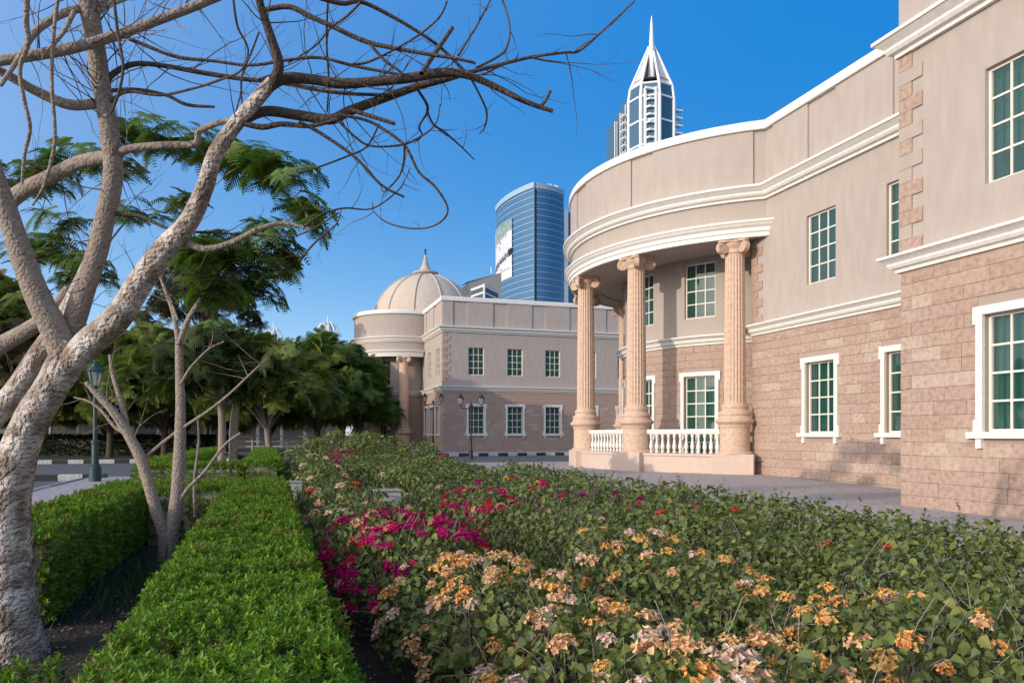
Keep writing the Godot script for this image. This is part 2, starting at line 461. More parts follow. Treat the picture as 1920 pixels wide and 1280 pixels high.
func pane_mesh(w: float, h: float) -> ArrayMesh:
	var key := "p%d_%d" % [roundi(w * 200), roundi(h * 200)]
	if not cache.has(key):
		var mb := MB.new()
		mb.quad(Vector3(-w / 2, -h / 2, 0), Vector3(w / 2, -h / 2, 0), Vector3(w / 2, h / 2, 0), Vector3(-w / 2, h / 2, 0))
		cache[key] = mb.mesh()
	return cache[key]
func window(parent: Node3D, s: Surf, u0: float, u1: float, y0: float, y1: float, near: bool, trim := 0, called := "window", cols := 3, rows := 4) -> void:
	# trim 0: bare opening; 1: white surround with ears, sill and brackets; 2: the same down to a threshold
	var fr := MB.new()
	var f := 0.055; var o0 := -0.17; var o1 := -0.10
	s.box(fr, u0, u0 + f, y0, y1, o0, o1); s.box(fr, u1 - f, u1, y0, y1, o0, o1)
	s.box(fr, u0 + f, u1 - f, y0, y0 + f, o0, o1); s.box(fr, u0 + f, u1 - f, y1 - f, y1, o0, o1)
	var win := put(called, fr.mesh(), mats.frame, parent)
	var bw := 0.021
	var cw := (u1 - u0 - 2 * f) / cols; var rh := (y1 - y0 - 2 * f) / rows
	for i in range(1, cols):
		var b := MB.new()
		var u := u0 + f + cw * i
		s.box(b, u - bw, u + bw, y0 + f, y1 - f, o0 + 0.01, o1 - 0.012)
		put("glazing_bar", b.mesh(), mats.frame, win)
	for j in range(1, rows):
		var b := MB.new()
		var y := y0 + f + rh * j
		s.box(b, u0 + f, u1 - f, y - bw, y + bw, o0 + 0.012, o1 - 0.010)
		put("glazing_bar", b.mesh(), mats.frame, win)
	for i in cols:
		for j in rows:
			var u := u0 + f + cw * (i + 0.5)
			# each pane sits a hair out of true in its putty, as real panes do
			var tilt := Basis(Vector3.UP, rng.randf_range(-0.012, 0.012)) * Basis(Vector3.RIGHT, rng.randf_range(-0.012, 0.012))
			placed("pane", pane_mesh(cw - 2 * bw + 0.006, rh - 2 * bw + 0.006), mats.glass, win, Transform3D(s.basis(u) * tilt, s.p(u, y0 + f + rh * (j + 0.5), -0.135)))
	var room := MB.new()
	if room:
		var e := 0.02; var q0 := -0.20; var q1 := -1.1
		room.quad(s.p(u0 - e, y0 - e, q1), s.p(u1 + e, y0 - e, q1), s.p(u1 + e, y1 + e, q1), s.p(u0 - e, y1 + e, q1))
		room.quad(s.p(u0 - e, y0 - e, q0), s.p(u0 - e, y0 - e, q1), s.p(u0 - e, y1 + e, q1), s.p(u0 - e, y1 + e, q0))
		room.quad(s.p(u1 + e, y0 - e, q1), s.p(u1 + e, y0 - e, q0), s.p(u1 + e, y1 + e, q0), s.p(u1 + e, y1 + e, q1))
		room.quad(s.p(u0 - e, y1 + e, q0), s.p(u0 - e, y1 + e, q1), s.p(u1 + e, y1 + e, q1), s.p(u1 + e, y1 + e, q0))
		room.quad(s.p(u0 - e, y0 - e, q1), s.p(u0 - e, y0 - e, q0), s.p(u1 + e, y0 - e, q0), s.p(u1 + e, y0 - e, q1))
		put("interior", room.mesh(), mats.interior, win)
		if near and rng.randf() < 0.85:
			var bl := MB.new()
			var low: float = y0 + 0.02 + (y1 - y0) * ([0.0, 0.0, 0.26, 0.5][rng.randi() % 4])
			var k := 9
			for i in k:   # vertical blind strips, each a little turned
				var ua := lerpf(u0 + 0.01, u1 - 0.01, float(i) / k); var ub := lerpf(u0 + 0.01, u1 - 0.01, (i + 1.04) / k)
				var d := rng.randf_range(0.0, 0.05)
				bl.quad(s.p(ua, low, -0.34 - d), s.p(ub, low, -0.30 + d), s.p(ub, y1 - 0.01, -0.30 + d), s.p(ua, y1 - 0.01, -0.34 - d))
			put("blind", bl.mesh(), mats.blind, win)
	if trim:
		var w := 0.15; var base := 0.0 if trim == 2 else y0
		var a := MB.new(); var z0 := 0.0; var z1 := 0.085
		s.box(a, u0 - w, u0, base, y1, z0, z1); s.box(a, u1, u1 + w, base, y1, z0, z1)
		s.box(a, u0 - w, u1 + w, y1, y1 + 0.17, z0, z1 + 0.003)
		s.box(a, u0 - w - 0.07, u0 - w, y1 - 0.18, y1 + 0.17, z0, z1 - 0.003); s.box(a, u1 + w, u1 + w + 0.07, y1 - 0.18, y1 + 0.17, z0, z1 - 0.003)
		if trim == 1:
			s.box(a, u0 - w - 0.06, u0 - w, y0, y0 + 0.24, z0, z1 - 0.004); s.box(a, u1 + w, u1 + w + 0.06, y0, y0 + 0.24, z0, z1 - 0.004)
		put("surround", a.mesh(), mats.white, win)
		if trim == 1:
			var b := MB.new()
			s.box(b, u0 - w - 0.16, u1 + w + 0.16, y0 - 0.13, y0 - 0.002, -0.10, 0.16)
			put("sill", b.mesh(), mats.white, win)
			for e in [u0 - w + 0.02, u1 + 0.005]:
				var c := MB.new()
				s.box(c, e, e + 0.125, y0 - 0.33, y0 - 0.133, 0.0, 0.11)
				put("bracket", c.mesh(), mats.white, win)

func fluted_shaft(r0: float, r1: float, y0: float, y1: float) -> ArrayMesh:
	var mb := MB.new()
	var fl := 20; var per := 6; var rings := 12
	var pt := func(k: int, j: int) -> Vector3:
		var t := float(j) / rings
		var r := lerpf(r0, r1, t * t * 0.6 + t * 0.4)
		var s := float(posmod(k, per)) / per
		var fade := 1.0 if j > 0 and j < rings else 0.0
		var cut := 0.085 * r * fade * maxf(0.0, sin(PI * clampf((s - 0.12) / 0.76, 0.0, 1.0)))
		var a := TAU * k / (fl * per)
		return Vector3(cos(a) * (r - cut), lerpf(y0, y1, t if j != 1 and j != rings - 1 else (0.012 if j == 1 else 0.988)), -sin(a) * (r - cut))
	for j in rings:
		for k in fl * per: mb.quad(pt.call(k, j), pt.call(k + 1, j), pt.call(k + 1, j + 1), pt.call(k, j + 1))
	return mb.mesh()
func volute_capital(r: float, y0: float, y1: float) -> Array:
	# [necking and abacus, one scroll on +x]
	var a := MB.new()
	var h := y1 - y0
	a.lathe([[r * 0.98, y0], [r * 1.10, y0 + 0.03], [r * 1.10, y0 + 0.07], [r * 1.0, y0 + 0.09], [r * 1.0, y0 + 0.16], [r * 1.28, y0 + h * 0.55], [r * 1.34, y0 + h * 0.72]], 28, Vector3.ZERO)
	var w := r * 1.72
	var pts := []
	for i in 4:   # abacus with hollowed sides and clipped corners
		var c := i * PI / 2
		for k in [-0.36, -0.20, 0.0, 0.20, 0.36]:
			var rad: float = w * (0.80 + 3.0 * k * k)
			pts.append(Vector3(cos(c + k * 1.9) * rad, 0, -sin(c + k * 1.9) * rad))
	for i in pts.size():
		var p: Vector3 = pts[i]; var q: Vector3 = pts[(i + 1) % pts.size()]
		var lo := Vector3.UP * (y0 + h * 0.70); var hi := Vector3.UP * y1
		a.quad(p + lo, q + lo, q + hi, p + hi)
		a.tri(p + hi, q + hi, hi); a.tri(q + lo, p + lo, lo)
	var s := MB.new()
	var th := r * 0.30; var rr := h * 0.40
	var c0 := Vector3(r * 1.62, y0 + h * 0.36, 0)
	var path := []; var wid := []
	for i in 30:   # a spiral band
		var t := float(i) / 29
		var ang := PI * 0.62 + t * PI * 3.4
		var rad := rr * (1.0 - t * 0.78)
		path.append(c0 + Vector3(-cos(ang) * rad, sin(ang) * rad, 0) * Vector3(-1, 1, 1)); wid.append(th)
	for sgn in [-1.0, 1.0]:
		s.lathe_disc(c0, rr * 0.94, th * 0.86, sgn)
	s.rim(c0, rr * 0.94, th * 0.86)
	for i in path.size() - 1:
		var p: Vector3 = path[i]; var q: Vector3 = path[i + 1]
		var o: Vector3 = (p - c0).normalized() * 0.03; var o2: Vector3 = (q - c0).normalized() * 0.03
		var z := Vector3(0, 0, th)
		s.quad(p + o - z, q + o2 - z, q + o2 + z, p + o + z)
		s.quad(p + z, p + o + z, q + o2 + z, q + z); s.quad(p - z, q - z, q + o2 - z, p + o - z)
	return [a.mesh(), s.mesh()]

func lathe_mesh(key: String, prof: Array, seg: int) -> ArrayMesh:
	if not cache.has(key):
		var mb := MB.new()
		mb.lathe(prof, seg, Vector3.ZERO)
		cache[key] = mb.mesh()
	return cache[key]

# Portico column standing at p (top of the podium); h is the height of the soffit above the podium
func column(parent: Node3D, p: Vector3, turn: float, h: float, r: float, plain_shaft := false) -> void:
	var key := "col%d_%s" % [roundi(r * 1000), plain_shaft]
	var y0 := 1.88; var y1 := h - 0.56
	if not cache.has(key):
		var sh: ArrayMesh
		if plain_shaft:
			var mb := MB.new()
			mb.lathe([[r, y0], [r * 0.98, y0 + (y1 - y0) * 0.4], [r * 0.86, y1]], 28, Vector3.ZERO)
			sh = mb.mesh()
		else: sh = fluted_shaft(r, r * 0.86, y0, y1)
		cache[key] = [sh, volute_capital(r * 0.86, y1, h)]
	var tr := Transform3D(Basis(Vector3.UP, turn), p)
	var shaft := placed("column", cache[key][0], mats.column, parent, tr)
	var k := r / 0.40
	var base := lathe_mesh("base%d" % roundi(r * 1000), [[0.68 * k, 1.16], [0.70 * k, 1.20], [0.70 * k, 1.25], [0.62 * k, 1.30], [0.60 * k, 1.36], [0.565 * k, 1.40], [0.59 * k, 1.44], [0.60 * k, 1.50], [0.57 * k, 1.56], [0.50 * k, 1.58], [0.47 * k, 1.66], [0.49 * k, 1.70], [0.50 * k, 1.76], [0.475 * k, 1.82], [0.43 * k, 1.83], [0.415 * k, 1.88]], 36)
	var ped := lathe_mesh("ped%d" % roundi(r * 1000), [[0.66 * k, 0.0], [0.66 * k, 0.05], [0.60 * k, 0.09], [0.545 * k, 0.11], [0.54 * k, 0.95], [0.57 * k, 1.0], [0.57 * k, 1.03], [0.60 * k, 1.09], [0.66 * k, 1.14], [0.68 * k, 1.16]], 36)
	var b := put("moulded_base", base, mats.column, shaft, false)
	var d := put("pedestal", ped, mats.column, shaft, false)
	var cap := put("capital", cache[key][1][0], mats.column, shaft, false)
	for i in 4:
		var v := put("volute", cache[key][1][1], mats.column, cap, false)
		v.rotation.y = PI / 4 + i * PI / 2

func balustrade(parent: Node3D, a: Vector3, b: Vector3, n: int) -> void:
	var bal := lathe_mesh("baluster", [[0.072, 0.0], [0.072, 0.07], [0.045, 0.09], [0.05, 0.11], [0.078, 0.19], [0.083, 0.25], [0.072, 0.33], [0.046, 0.46], [0.038, 0.56], [0.05, 0.60], [0.062, 0.63], [0.062, 0.66], [0.07, 0.68], [0.07, 0.74]], 14)
	var s := flat_surf(a, (b - a).normalized().cross(Vector3.UP))
	var l := (b - a).length()
	var r := MB.new()
	s.box(r, 0.0, l, 0.80, 0.92, -0.14, 0.14); s.box(r, 0.0, l, 0.74, 0.80, -0.10, 0.10)
	var rail := put("balustrade", r.mesh(), mats.white, parent)
	for i in n: placed("baluster", bal, mats.white, rail, Transform3D(s.basis(0.0), a + (b - a) * ((i + 0.5) / n)))

func parapet_panels(parent: Node3D, s: Surf, list: Array, y0: float, y1: float) -> void:
	for q in list:
		var mb := MB.new()
		s.box(mb, q[0], q[1], y0, y1, -0.02, 0.07)
		put("parapet_panel", mb.mesh(), mats.plaster, parent)

func quoins(parent: Node3D, corner: Vector3, y0: float, y1: float, t1: Vector3, n1: Vector3, t2: Vector3, n2: Vector3) -> void:
	# L-shaped corner blocks: n1 and n2 are the outward normals of the two faces, t1 and t2 run from the corner along them
	var k := roundi((y1 - y0) / 0.31)
	var h := (y1 - y0) / k
	for j in k:
		var a := y0 + j * h + 0.004; var b := a + h - 0.008
		var w1 := 0.60 if j % 2 == 0 else 0.32; var w2 := 0.32 if j % 2 == 0 else 0.60
		var mb := MB.new()
		var e := 0.035
		for f in [[t1, n1, n2, w1], [t2, n2, n1, w2]]:
			var s := flat_surf(corner, f[1])
			var sg := signf(s.t.dot(f[0]))
			var u0 := -e; var u1: float = f[3]
			if sg < 0: 
				u0 = -f[3]; u1 = e
			if f[0] == t2:   # the second face stops short of the first one's thickness
				if sg > 0: u0 = 0.0
				else: u1 = 0.0
			s.box(mb, u0, u1, a, b, 0.0, e - (0.0 if f[0] == t1 else 0.0015))
		put("quoin", mb.mesh(), mats.stones[[0, 1, 3, 4][rng.randi() % 4]] if rng.randf() < 0.75 else mats.plaster_trim, parent)

# ---------------------------------------------------------------- the near building
func near_building() -> void:
	var mid2 := Vector2(22.21, -30.5); var mid3 := Vector3(22.21, 0, -30.5)
	var b := thing("columned_building", "pink plaster and sandstone building with a rounded columned portico", "building", Vector3(17.05, 0, -14.0))
	var A := flat_surf(Vector3(13.57, 0, -13.57), Vector3(-1, 0, 0))
	var B := flat_surf(Vector3(17.05, 0, -23.97), Vector3(-1, 0, 0))
	var D := round_surf(mid3, 6.5)
	var ua := [2.10, 2.10 + 3.43, 2.10 + 6.86, 2.10 + 10.29]      # left edges of the windows on A
	var ub := [2.95, 6.38]
	var w := 1.36
	var hA_up := []; var hA_lo := []; var hB_up := []; var hB_lo := []; var hD_up := []; var hD_lo := []
	var keepA := []; var keepB := []; var keepD := []
	for u in ua: 
		hA_up.append([u, u + w, 6.42, 8.71]); hA_lo.append([u, u + w, 1.50, 3.83]); keepA.append([u - 0.15, u + w + 0.15, 1.37, 4.0])
	for u in ub:
		hB_up.append([u, u + w, 6.42, 8.71]); hB_lo.append([u, u + w, 1.50, 3.83]); keepB.append([u - 0.15, u + w + 0.15, 1.37, 4.0])
	var angs := [60.0, 32.0, 4.5, -24.0]
	for g in angs:
		var u: float = deg_to_rad(g) * 6.5
		hD_up.append([u - w / 2, u + w / 2, 6.2, 8.45]); hD_lo.append([u - w / 2, u + w / 2, 0.55, 3.83]); keepD.append([u - w / 2 - 0.15, u + w / 2 + 0.15, 0.4, 4.0])
	# plaster walls
	var m := MB.new(); A.wall(m, 0.0, 20.0, 5.2, 10.0, hA_up, 0.22); put("plaster_wall", m.mesh(), mats.plaster, b)
	m = MB.new(); B.wall(m, 0.0, 10.4, 5.2, 10.0, hB_up, 0.22); put("plaster_wall", m.mesh(), mats.plaster, b)
	m = MB.new(); D.wall(m, deg_to_rad(-95.0) * 6.5, deg_to_rad(95.0) * 6.5, 5.2, 8.7, hD_up, 0.22); put("plaster_wall", m.mesh(), mats.plaster, b)
	# the side of the near wing and of the recess, seen only from elsewhere
	var ends := MB.new()
	flat_surf(Vector3(13.57, 0, -13.57), Vector3(0, 0, -1)).wall(ends, -6.0, 0.0, -0.4, 12.4, [], 0.1)
	put("end_wall", ends.mesh(), mats.plaster, b); ends = MB.new()
	flat_surf(Vector3(17.05, 0, -23.97), Vector3(0, 0, -1)).wall(ends, -6.0, 0.0, -0.3, 9.2, [], 0.1)
	put("end_wall", ends.mesh(), mats.plaster, b); ends = MB.new()
	flat_surf(Vector3(17.05, 0, -37.0), Vector3(0, 0, -1)).wall(ends, -26.0, -5.0, -0.3, 9.2, [], 0.1)
	put("end_wall", ends.mesh(), mats.plaster, b)
	# stone ground storey
	m = MB.new(); A.wall(m, 0.0, 20.0, -0.4, 5.2, hA_lo, 0.22, 0.003); var sA := put("stone_wall", m.mesh(), mats.backing, b)
	m = MB.new(); B.wall(m, 0.0, 10.4, -0.4, 5.2, hB_lo, 0.22, 0.003); var sB := put("stone_wall", m.mesh(), mats.backing, b)
	m = MB.new(); D.wall(m, deg_to_rad(-95.0) * 6.5, deg_to_rad(95.0) * 6.5, 0.0, 5.2, hD_lo, 0.22, 0.003); var sD := put("stone_wall", m.mesh(), mats.backing, b)
	var la := []; courses(A, 0.0, 20.0, -0.19, 5.09, keepA, 0.0, 3.6, la); lay_stones(la, sA, 110)
	var lb := []; courses(B, 0.0, 10.4, -0.01, 5.09, keepB, 0.0, 7.2, lb); lay_stones(lb, sB, 160)
	var ld := []; courses(D, deg_to_rad(-95.0) * 6.5, deg_to_rad(95.0) * 6.5, 0.49, 5.09, keepD, deg_to_rad(8.0) * 6.5, deg_to_rad(46.0) * 6.5, ld, false); lay_stones(ld, sD, 60)
	# windows
	for i in ua.size():
		window(b, A, ua[i], ua[i] + w, 6.42, 8.71, true); window(b, A, ua[i], ua[i] + w, 1.50, 3.83, true, 1)
	for u in ub:
		window(b, B, u, u + w, 6.42, 8.71, true); window(b, B, u, u + w, 1.50, 3.83, true, 1)
	for g in angs:
		var u: float = deg_to_rad(g) * 6.5
		window(b, D, u - w / 2, u + w / 2, 6.2, 8.45, true)
		window(b, D, u - w / 2, u + w / 2, 0.55, 3.83, true, 2, "glazed_door", 3, 6)
	# cornices, frieze and parapet run round the whole front
	var main := [Vector2(45, -39.47)] + arc(mid2, 8.97, -90, 54.88, 60) + [Vector2(17.05, -13.57), Vector2(13.57, -13.57), Vector2(13.57, 6.4)]
	m = MB.new(); sweep(m, main, TOP); put("cornice", m.mesh(), mats.white, b)
	m = MB.new(); sweep(m, main, [[-0.35, 9.98], [0.0, 9.98], [0.0, 12.44], [-0.35, 12.44]]); put("parapet", m.mesh(), mats.plaster, b)
	m = MB.new(); sweep(m, main, [[-0.45, 12.42], [0.13, 12.42], [0.15, 12.44], [0.15, 12.66], [0.11, 12.75], [-0.45, 12.75]]); put("parapet_cap", m.mesh(), mats.white, b)
	var ring := [Vector2(45, -39.47)] + arc(mid2, 8.97, -90, 54.88, 60)
	m = MB.new(); sweep(m, ring, [[-1.1, 8.62], [0.0, 8.62], [0.0, 9.99], [-1.1, 9.99]]); put("frieze", m.mesh(), mats.plaster, b)
	m = MB.new(); sweep(m, arc(mid2, 8.97, -90, 57.5, 60), LOW); put("cornice", m.mesh(), mats.white, b)
	m = MB.new(); sweep(m, [Vector2(45, -37.0)] + arc(mid2, 6.5, -90, 88, 70), MID); put("cornice", m.mesh(), mats.white, b)
	m = MB.new(); sweep(m, [Vector2(22.0, -23.97), Vector2(17.05, -23.97), Vector2(17.05, -13.57)], MID); put("cornice", m.mesh(), mats.white, b)
	m = MB.new(); sweep(m, [Vector2(17.05, -13.57), Vector2(13.57, -13.57), Vector2(13.57, 6.4)], MID); put("cornice", m.mesh(), mats.white, b)
	# panels standing proud on the parapet
	parapet_panels(b, flat_surf(Vector3(17.05, 0, -23.04), Vector3(-1, 0, 0)), [[0.35, 2.15], [3.45, 5.75], [7.0, 9.35]], 10.43, 12.40)
	parapet_panels(b, flat_surf(Vector3(13.57, 0, -13.57), Vector3(-1, 0, 0)), [[0.0, 2.6], [3.9, 6.9], [8.2, 11.2], [12.5, 15.5]], 10.43, 12.40)
	var P := round_surf(mid3, 8.97)
	var pan := []
	for g in [[-87.0, -66.0], [-58.0, -37.0], [-29.0, -8.0], [0.0, 20.5], [27.5, 52.0]]: pan.append([deg_to_rad(g[0]) * 8.97, deg_to_rad(g[1]) * 8.97])
	parapet_panels(b, P, pan, 10.43, 12.40)
	# soffit, roof
	m = MB.new()
	var rin := arc(mid2, 6.3, -95, 95, 60); var rout := arc(mid2, 8.95, -95, 95, 60)
	for i in 60:
		m.quad(Vector3(rin[i].x, 8.66, rin[i].y), Vector3(rin[i + 1].x, 8.66, rin[i + 1].y), Vector3(rout[i + 1].x, 8.66, rout[i + 1].y), Vector3(rout[i].x, 8.66, rout[i].y))
	put("soffit", m.mesh(), mats.soffit, b)
	m = MB.new(); m.box(Vector3(17.3, 11.3, -39.0), Vector3(45, 11.5, 6.2)); m.box(Vector3(13.8, 11.32, -13.3), Vector3(17.3, 11.52, 6.2)); put("roof_slab", m.mesh(), mats.earth, b)
	m = MB.new(); m.box(Vector3(44.5, -0.3, -39.3), Vector3(45, 12.4, 6.3)); m.box(Vector3(13.6, -0.4, 6.1), Vector3(44.5, 12.4, 6.39)); put("back_wall", m.mesh(), mats.plaster, b)
	# quoins
	quoins(b, Vector3(13.57, 0, -13.57), 5.48, 9.9, Vector3(0, 0, 1), Vector3(-1, 0, 0), Vector3(1, 0, 0), Vector3(0, 0, -1))
	quoins(b, Vector3(17.05, 0, -23.97), 5.48, 8.6, Vector3(0, 0, 1), Vector3(-1, 0, 0), Vector3(1, 0, 0), Vector3(0, 0, -1))
	# podium, columns and balustrade
	var alphas := [47.5, 19.5, -9.8, -38.8, -68.0]
	var pod := MB.new()
	sweep(pod, arc(mid2, 8.95, -80, 50, 40), [[0.0, -0.1], [0.0, 0.62], [0.05, 0.64], [0.05, 0.73], [-0.45, 0.73]])
	put("podium", pod.mesh(), mats.podium, b)
	var fl := MB.new()
	for i in 60: fl.quad(Vector3(rout[i].x, 0.5, rout[i].y), Vector3(rout[i + 1].x, 0.5, rout[i + 1].y), Vector3(rin[i + 1].x, 0.5, rin[i + 1].y), Vector3(rin[i].x, 0.5, rin[i].y))
	put("portico_floor", fl.mesh(), mats.paving, b)
	var cp := []
	for g in alphas:
		var a := deg_to_rad(g)
		var c := mid3 + Vector3(-cos(a), 0, sin(a)) * 8.55
		cp.append(c)
		column(b, c + Vector3.UP * 0.735, a, 8.66 - 0.735, 0.40)
		var s := flat_surf(c, Vector3(-cos(a), 0, sin(a)))
		var pm := MB.new(); s.box(pm, -0.74, 0.74, -0.1, 0.735, -0.74, 0.62)
		put("pier", pm.mesh(), mats.podium, b)
	for i in 4:
		var d: Vector3 = (cp[i] - cp[i + 1]).normalized()
		balustrade(b, cp[i + 1] + d * 0.55 + Vector3.UP * 0.733, cp[i] - d * 0.55 + Vector3.UP * 0.733, 12)

# ---------------------------------------------------------------- the far wing with the domed rotunda
func far_building() -> void:
	var mid2 := Vector2(12.3, -73.2); var mid3 := Vector3(12.3, 0, -73.2)
	var b := thing("domed_building", "pink plaster and sandstone building with ribbed dome and rounded corner", "building", Vector3(13.57, 0, -61.0))
	var C := flat_surf(Vector3(13.57, 0, -61.0), Vector3(0, 0, 1))
	var L := flat_surf(Vector3(13.57, 0, -70.2), Vector3(-1, 0, 0))
	var D := round_surf(mid3, 3.3)
	var w := 1.36
	var hc_up := []; var hc_lo := []; var kc := []; var hl_up := []; var hl_lo := []; var kl := []
	var uc := []
	for i in 7: uc.append(2.17 + 3.41 * i)
	for u in uc:
		hc_up.append([u, u + w, 6.42, 8.71]); hc_lo.append([u, u + w, 1.50, 3.83]); kc.append([u - 0.15, u + w + 0.15, 1.37, 4.0])
	var ul := [3.0, 6.55]; var ul2 := [1.7, 4.1, 6.55]
	for u in ul: hl_up.append([u, u + w, 6.42, 8.71])
	for u in ul2:
		hl_lo.append([u, u + w, 1.50, 3.83]); kl.append([u - 0.15, u + w + 0.15, 1.37, 4.0])
	var m := MB.new(); C.wall(m, 0.0, 34.0, 5.2, 10.0, hc_up, 0.22); put("plaster_wall", m.mesh(), mats.plaster, b)
	m = MB.new(); L.wall(m, 0.0, 9.2, 5.2, 10.0, hl_up, 0.22); put("plaster_wall", m.mesh(), mats.plaster, b)
	m = MB.new(); C.wall(m, 0.0, 34.0, -0.3, 5.2, hc_lo, 0.22, 0.003); var sC := put("stone_wall", m.mesh(), mats.backing, b)
	m = MB.new(); L.wall(m, 0.0, 9.2, -0.3, 5.2, hl_lo, 0.22, 0.003); var sL := put("stone_wall", m.mesh(), mats.backing, b)
	var lc := []; courses(C, 0.0, 34.0, -0.01, 5.09, kc, 0.0, 14.5, lc); lay_stones(lc, sC, 230)
	var ll := []; courses(L, 0.0, 9.2, -0.01, 5.09, kl, 4.0, 9.2, ll); lay_stones(ll, sL, 60)
	for u in uc:
		window(b, C, u, u + w, 6.42, 8.71, false); window(b, C, u, u + w, 1.50, 3.83, false, 1)
	for u in ul: window(b, L, u, u + w, 6.42, 8.71, false)
	for u in ul2: window(b, L, u, u + w, 1.50, 3.83, false, 1)
	# inner drum below the rotunda
	var hd := []; var hdu := []
	for g in [50.0, 5.0, -40.0]:
		var u := deg_to_rad(g) * 3.3
		hd.append([u - 0.6, u + 0.6, 1.2, 3.9]); hdu.append([u - 0.6, u + 0.6, 6.0, 8.4])
	m = MB.new(); D.wall(m, -6.4, 6.45, 5.2, 8.7, hdu, 0.22); put("plaster_wall", m.mesh(), mats.plaster, b)
	m = MB.new(); D.wall(m, -6.4, 6.45, -0.2, 5.2, hd, 0.22, 0.003); put("stone_wall", m.mesh(), mats.stones[0], b)
	for h in hd + hdu: window(b, D, h[0], h[1], h[2], h[3], false)
	# cornices, frieze, parapet
	var main := arc(mid2, 4.6, -106, 106, 50) + [Vector2(13.57, -61.0), Vector2(47.6, -61.0)]
	m = MB.new(); sweep(m, main, TOP); put("cornice", m.mesh(), mats.white, b)
	m = MB.new(); sweep(m, main, [[-0.35, 9.98], [0.0, 9.98], [0.0, 12.5], [-0.35, 12.5]]); put("parapet", m.mesh(), mats.plaster, b)
	m = MB.new(); sweep(m, main, [[-0.45, 12.48], [0.13, 12.48], [0.15, 12.50], [0.15, 12.76], [0.11, 12.85], [-0.45, 12.85]]); put("parapet_cap", m.mesh(), mats.white, b)
	m = MB.new(); sweep(m, arc(mid2, 4.6, -106, 106, 50), [[-1.2, 8.62], [0.0, 8.62], [0.0, 9.99], [-1.2, 9.99]]); put("frieze", m.mesh(), mats.plaster, b)
	m = MB.new(); sweep(m, arc(mid2, 4.6, -106, 104, 50), LOW); put("cornice", m.mesh(), mats.white, b)
	m = MB.new(); sweep(m, arc(mid2, 3.3, -100, 112, 40) + [Vector2(13.57, -61.0), Vector2(47.6, -61.0)], MID); put("cornice", m.mesh(), mats.white, b)
	var pc := []
	for i in 9: pc.append([3.45 * i - 1.38 + (1.38 if i == 0 else 0.0), 3.45 * i + 0.85])
	parapet_panels(b, C, pc, 10.43, 12.46)
	parapet_panels(b, L, [[1.6, 2.6], [3.7, 5.8], [7.0, 9.2]], 10.43, 12.46)
	m = MB.new(); m.lathe([[4.5, 8.66], [0.0, 8.66]], 40, mid3); put("soffit", m.mesh(), mats.soffit, b)
	quoins(b, Vector3(13.57, 0, -61.0), 5.48, 9.9, Vector3(1, 0, 0), Vector3(0, 0, 1), Vector3(0, 0, -1), Vector3(-1, 0, 0))
	m = MB.new(); m.box(Vector3(13.8, 11.3, -85), Vector3(47.4, 11.5, -61.2)); m.box(Vector3(47.3, -0.2, -85), Vector3(47.6, 12.5, -61.05)); m.box(Vector3(13.57, -0.2, -85.2), Vector3(47.5, 12.5, -85)); m.box(Vector3(13.57, -0.2, -85), Vector3(13.8, 12.5, -76.0)); put("roof_and_back", m.mesh(), mats.plaster, b)
	m = MB.new(); m.lathe([[4.55, -0.1], [4.55, 0.4], [0.0, 0.42]], 40, mid3); put("podium", m.mesh(), mats.podium, b)
	for g in [82.0, 40.0, -2.0, -44.0, -86.0]:
		var a := deg_to_rad(g)
		column(b, mid3 + Vector3(-cos(a) * 4.15, 0.42, sin(a) * 4.15), a, 8.66 - 0.42, 0.47, true)
	# dome
	var dc := Vector3(14.75, 0, -74.2)
	var prof := []
	for i in 15:
		var t := float(i) / 14
		prof.append([1.1 + 4.1 * pow(cos(t * PI / 2), 1.3), 12.4 + 4.75 * sin(t * PI / 2)])
	m = MB.new(); m.lathe([[5.3, 11.4], [5.3, 12.2], [5.2, 12.4]], 48, dc); m.lathe(prof, 48, dc)
	var dome := put("dome", m.mesh(), mats.dome, b)
	for k in 12:
		var a := TAU * k / 12 + 0.12
		var pts := []; var rad := []
		for q in prof:
			pts.append(dc + Vector3(cos(a) * (q[0] + 0.02), q[1], -sin(a) * (q[0] + 0.02))); rad.append(0.09)
		m = MB.new(); m.tube(pts, rad, 6); put("dome_rib", m.mesh(), mats.dome_rib, dome)
	m = MB.new(); m.lathe([[1.05, 17.0], [1.05, 17.25], [1.25, 17.35], [1.30, 17.42], [1.30, 17.5], [0.95, 17.55], [0.62, 17.75], [0.45, 18.0], [0.34, 18.3], [0.36, 18.38], [0.28, 18.42], [0.20, 18.8], [0.22, 18.86], [0.15, 18.9], [0.10, 19.3]], 24, dc)
	put("finial", m.mesh(), mats.dome_rib, dome)
	m = MB.new(); m.lathe([[0.08, 19.28], [0.13, 19.36], [0.08, 19.44], [0.06, 19.6], [0.11, 19.7], [0.10, 19.8], [0.0, 19.95]], 12, dc)
	put("finial_tip", m.mesh(), mats.lamp_black, dome)

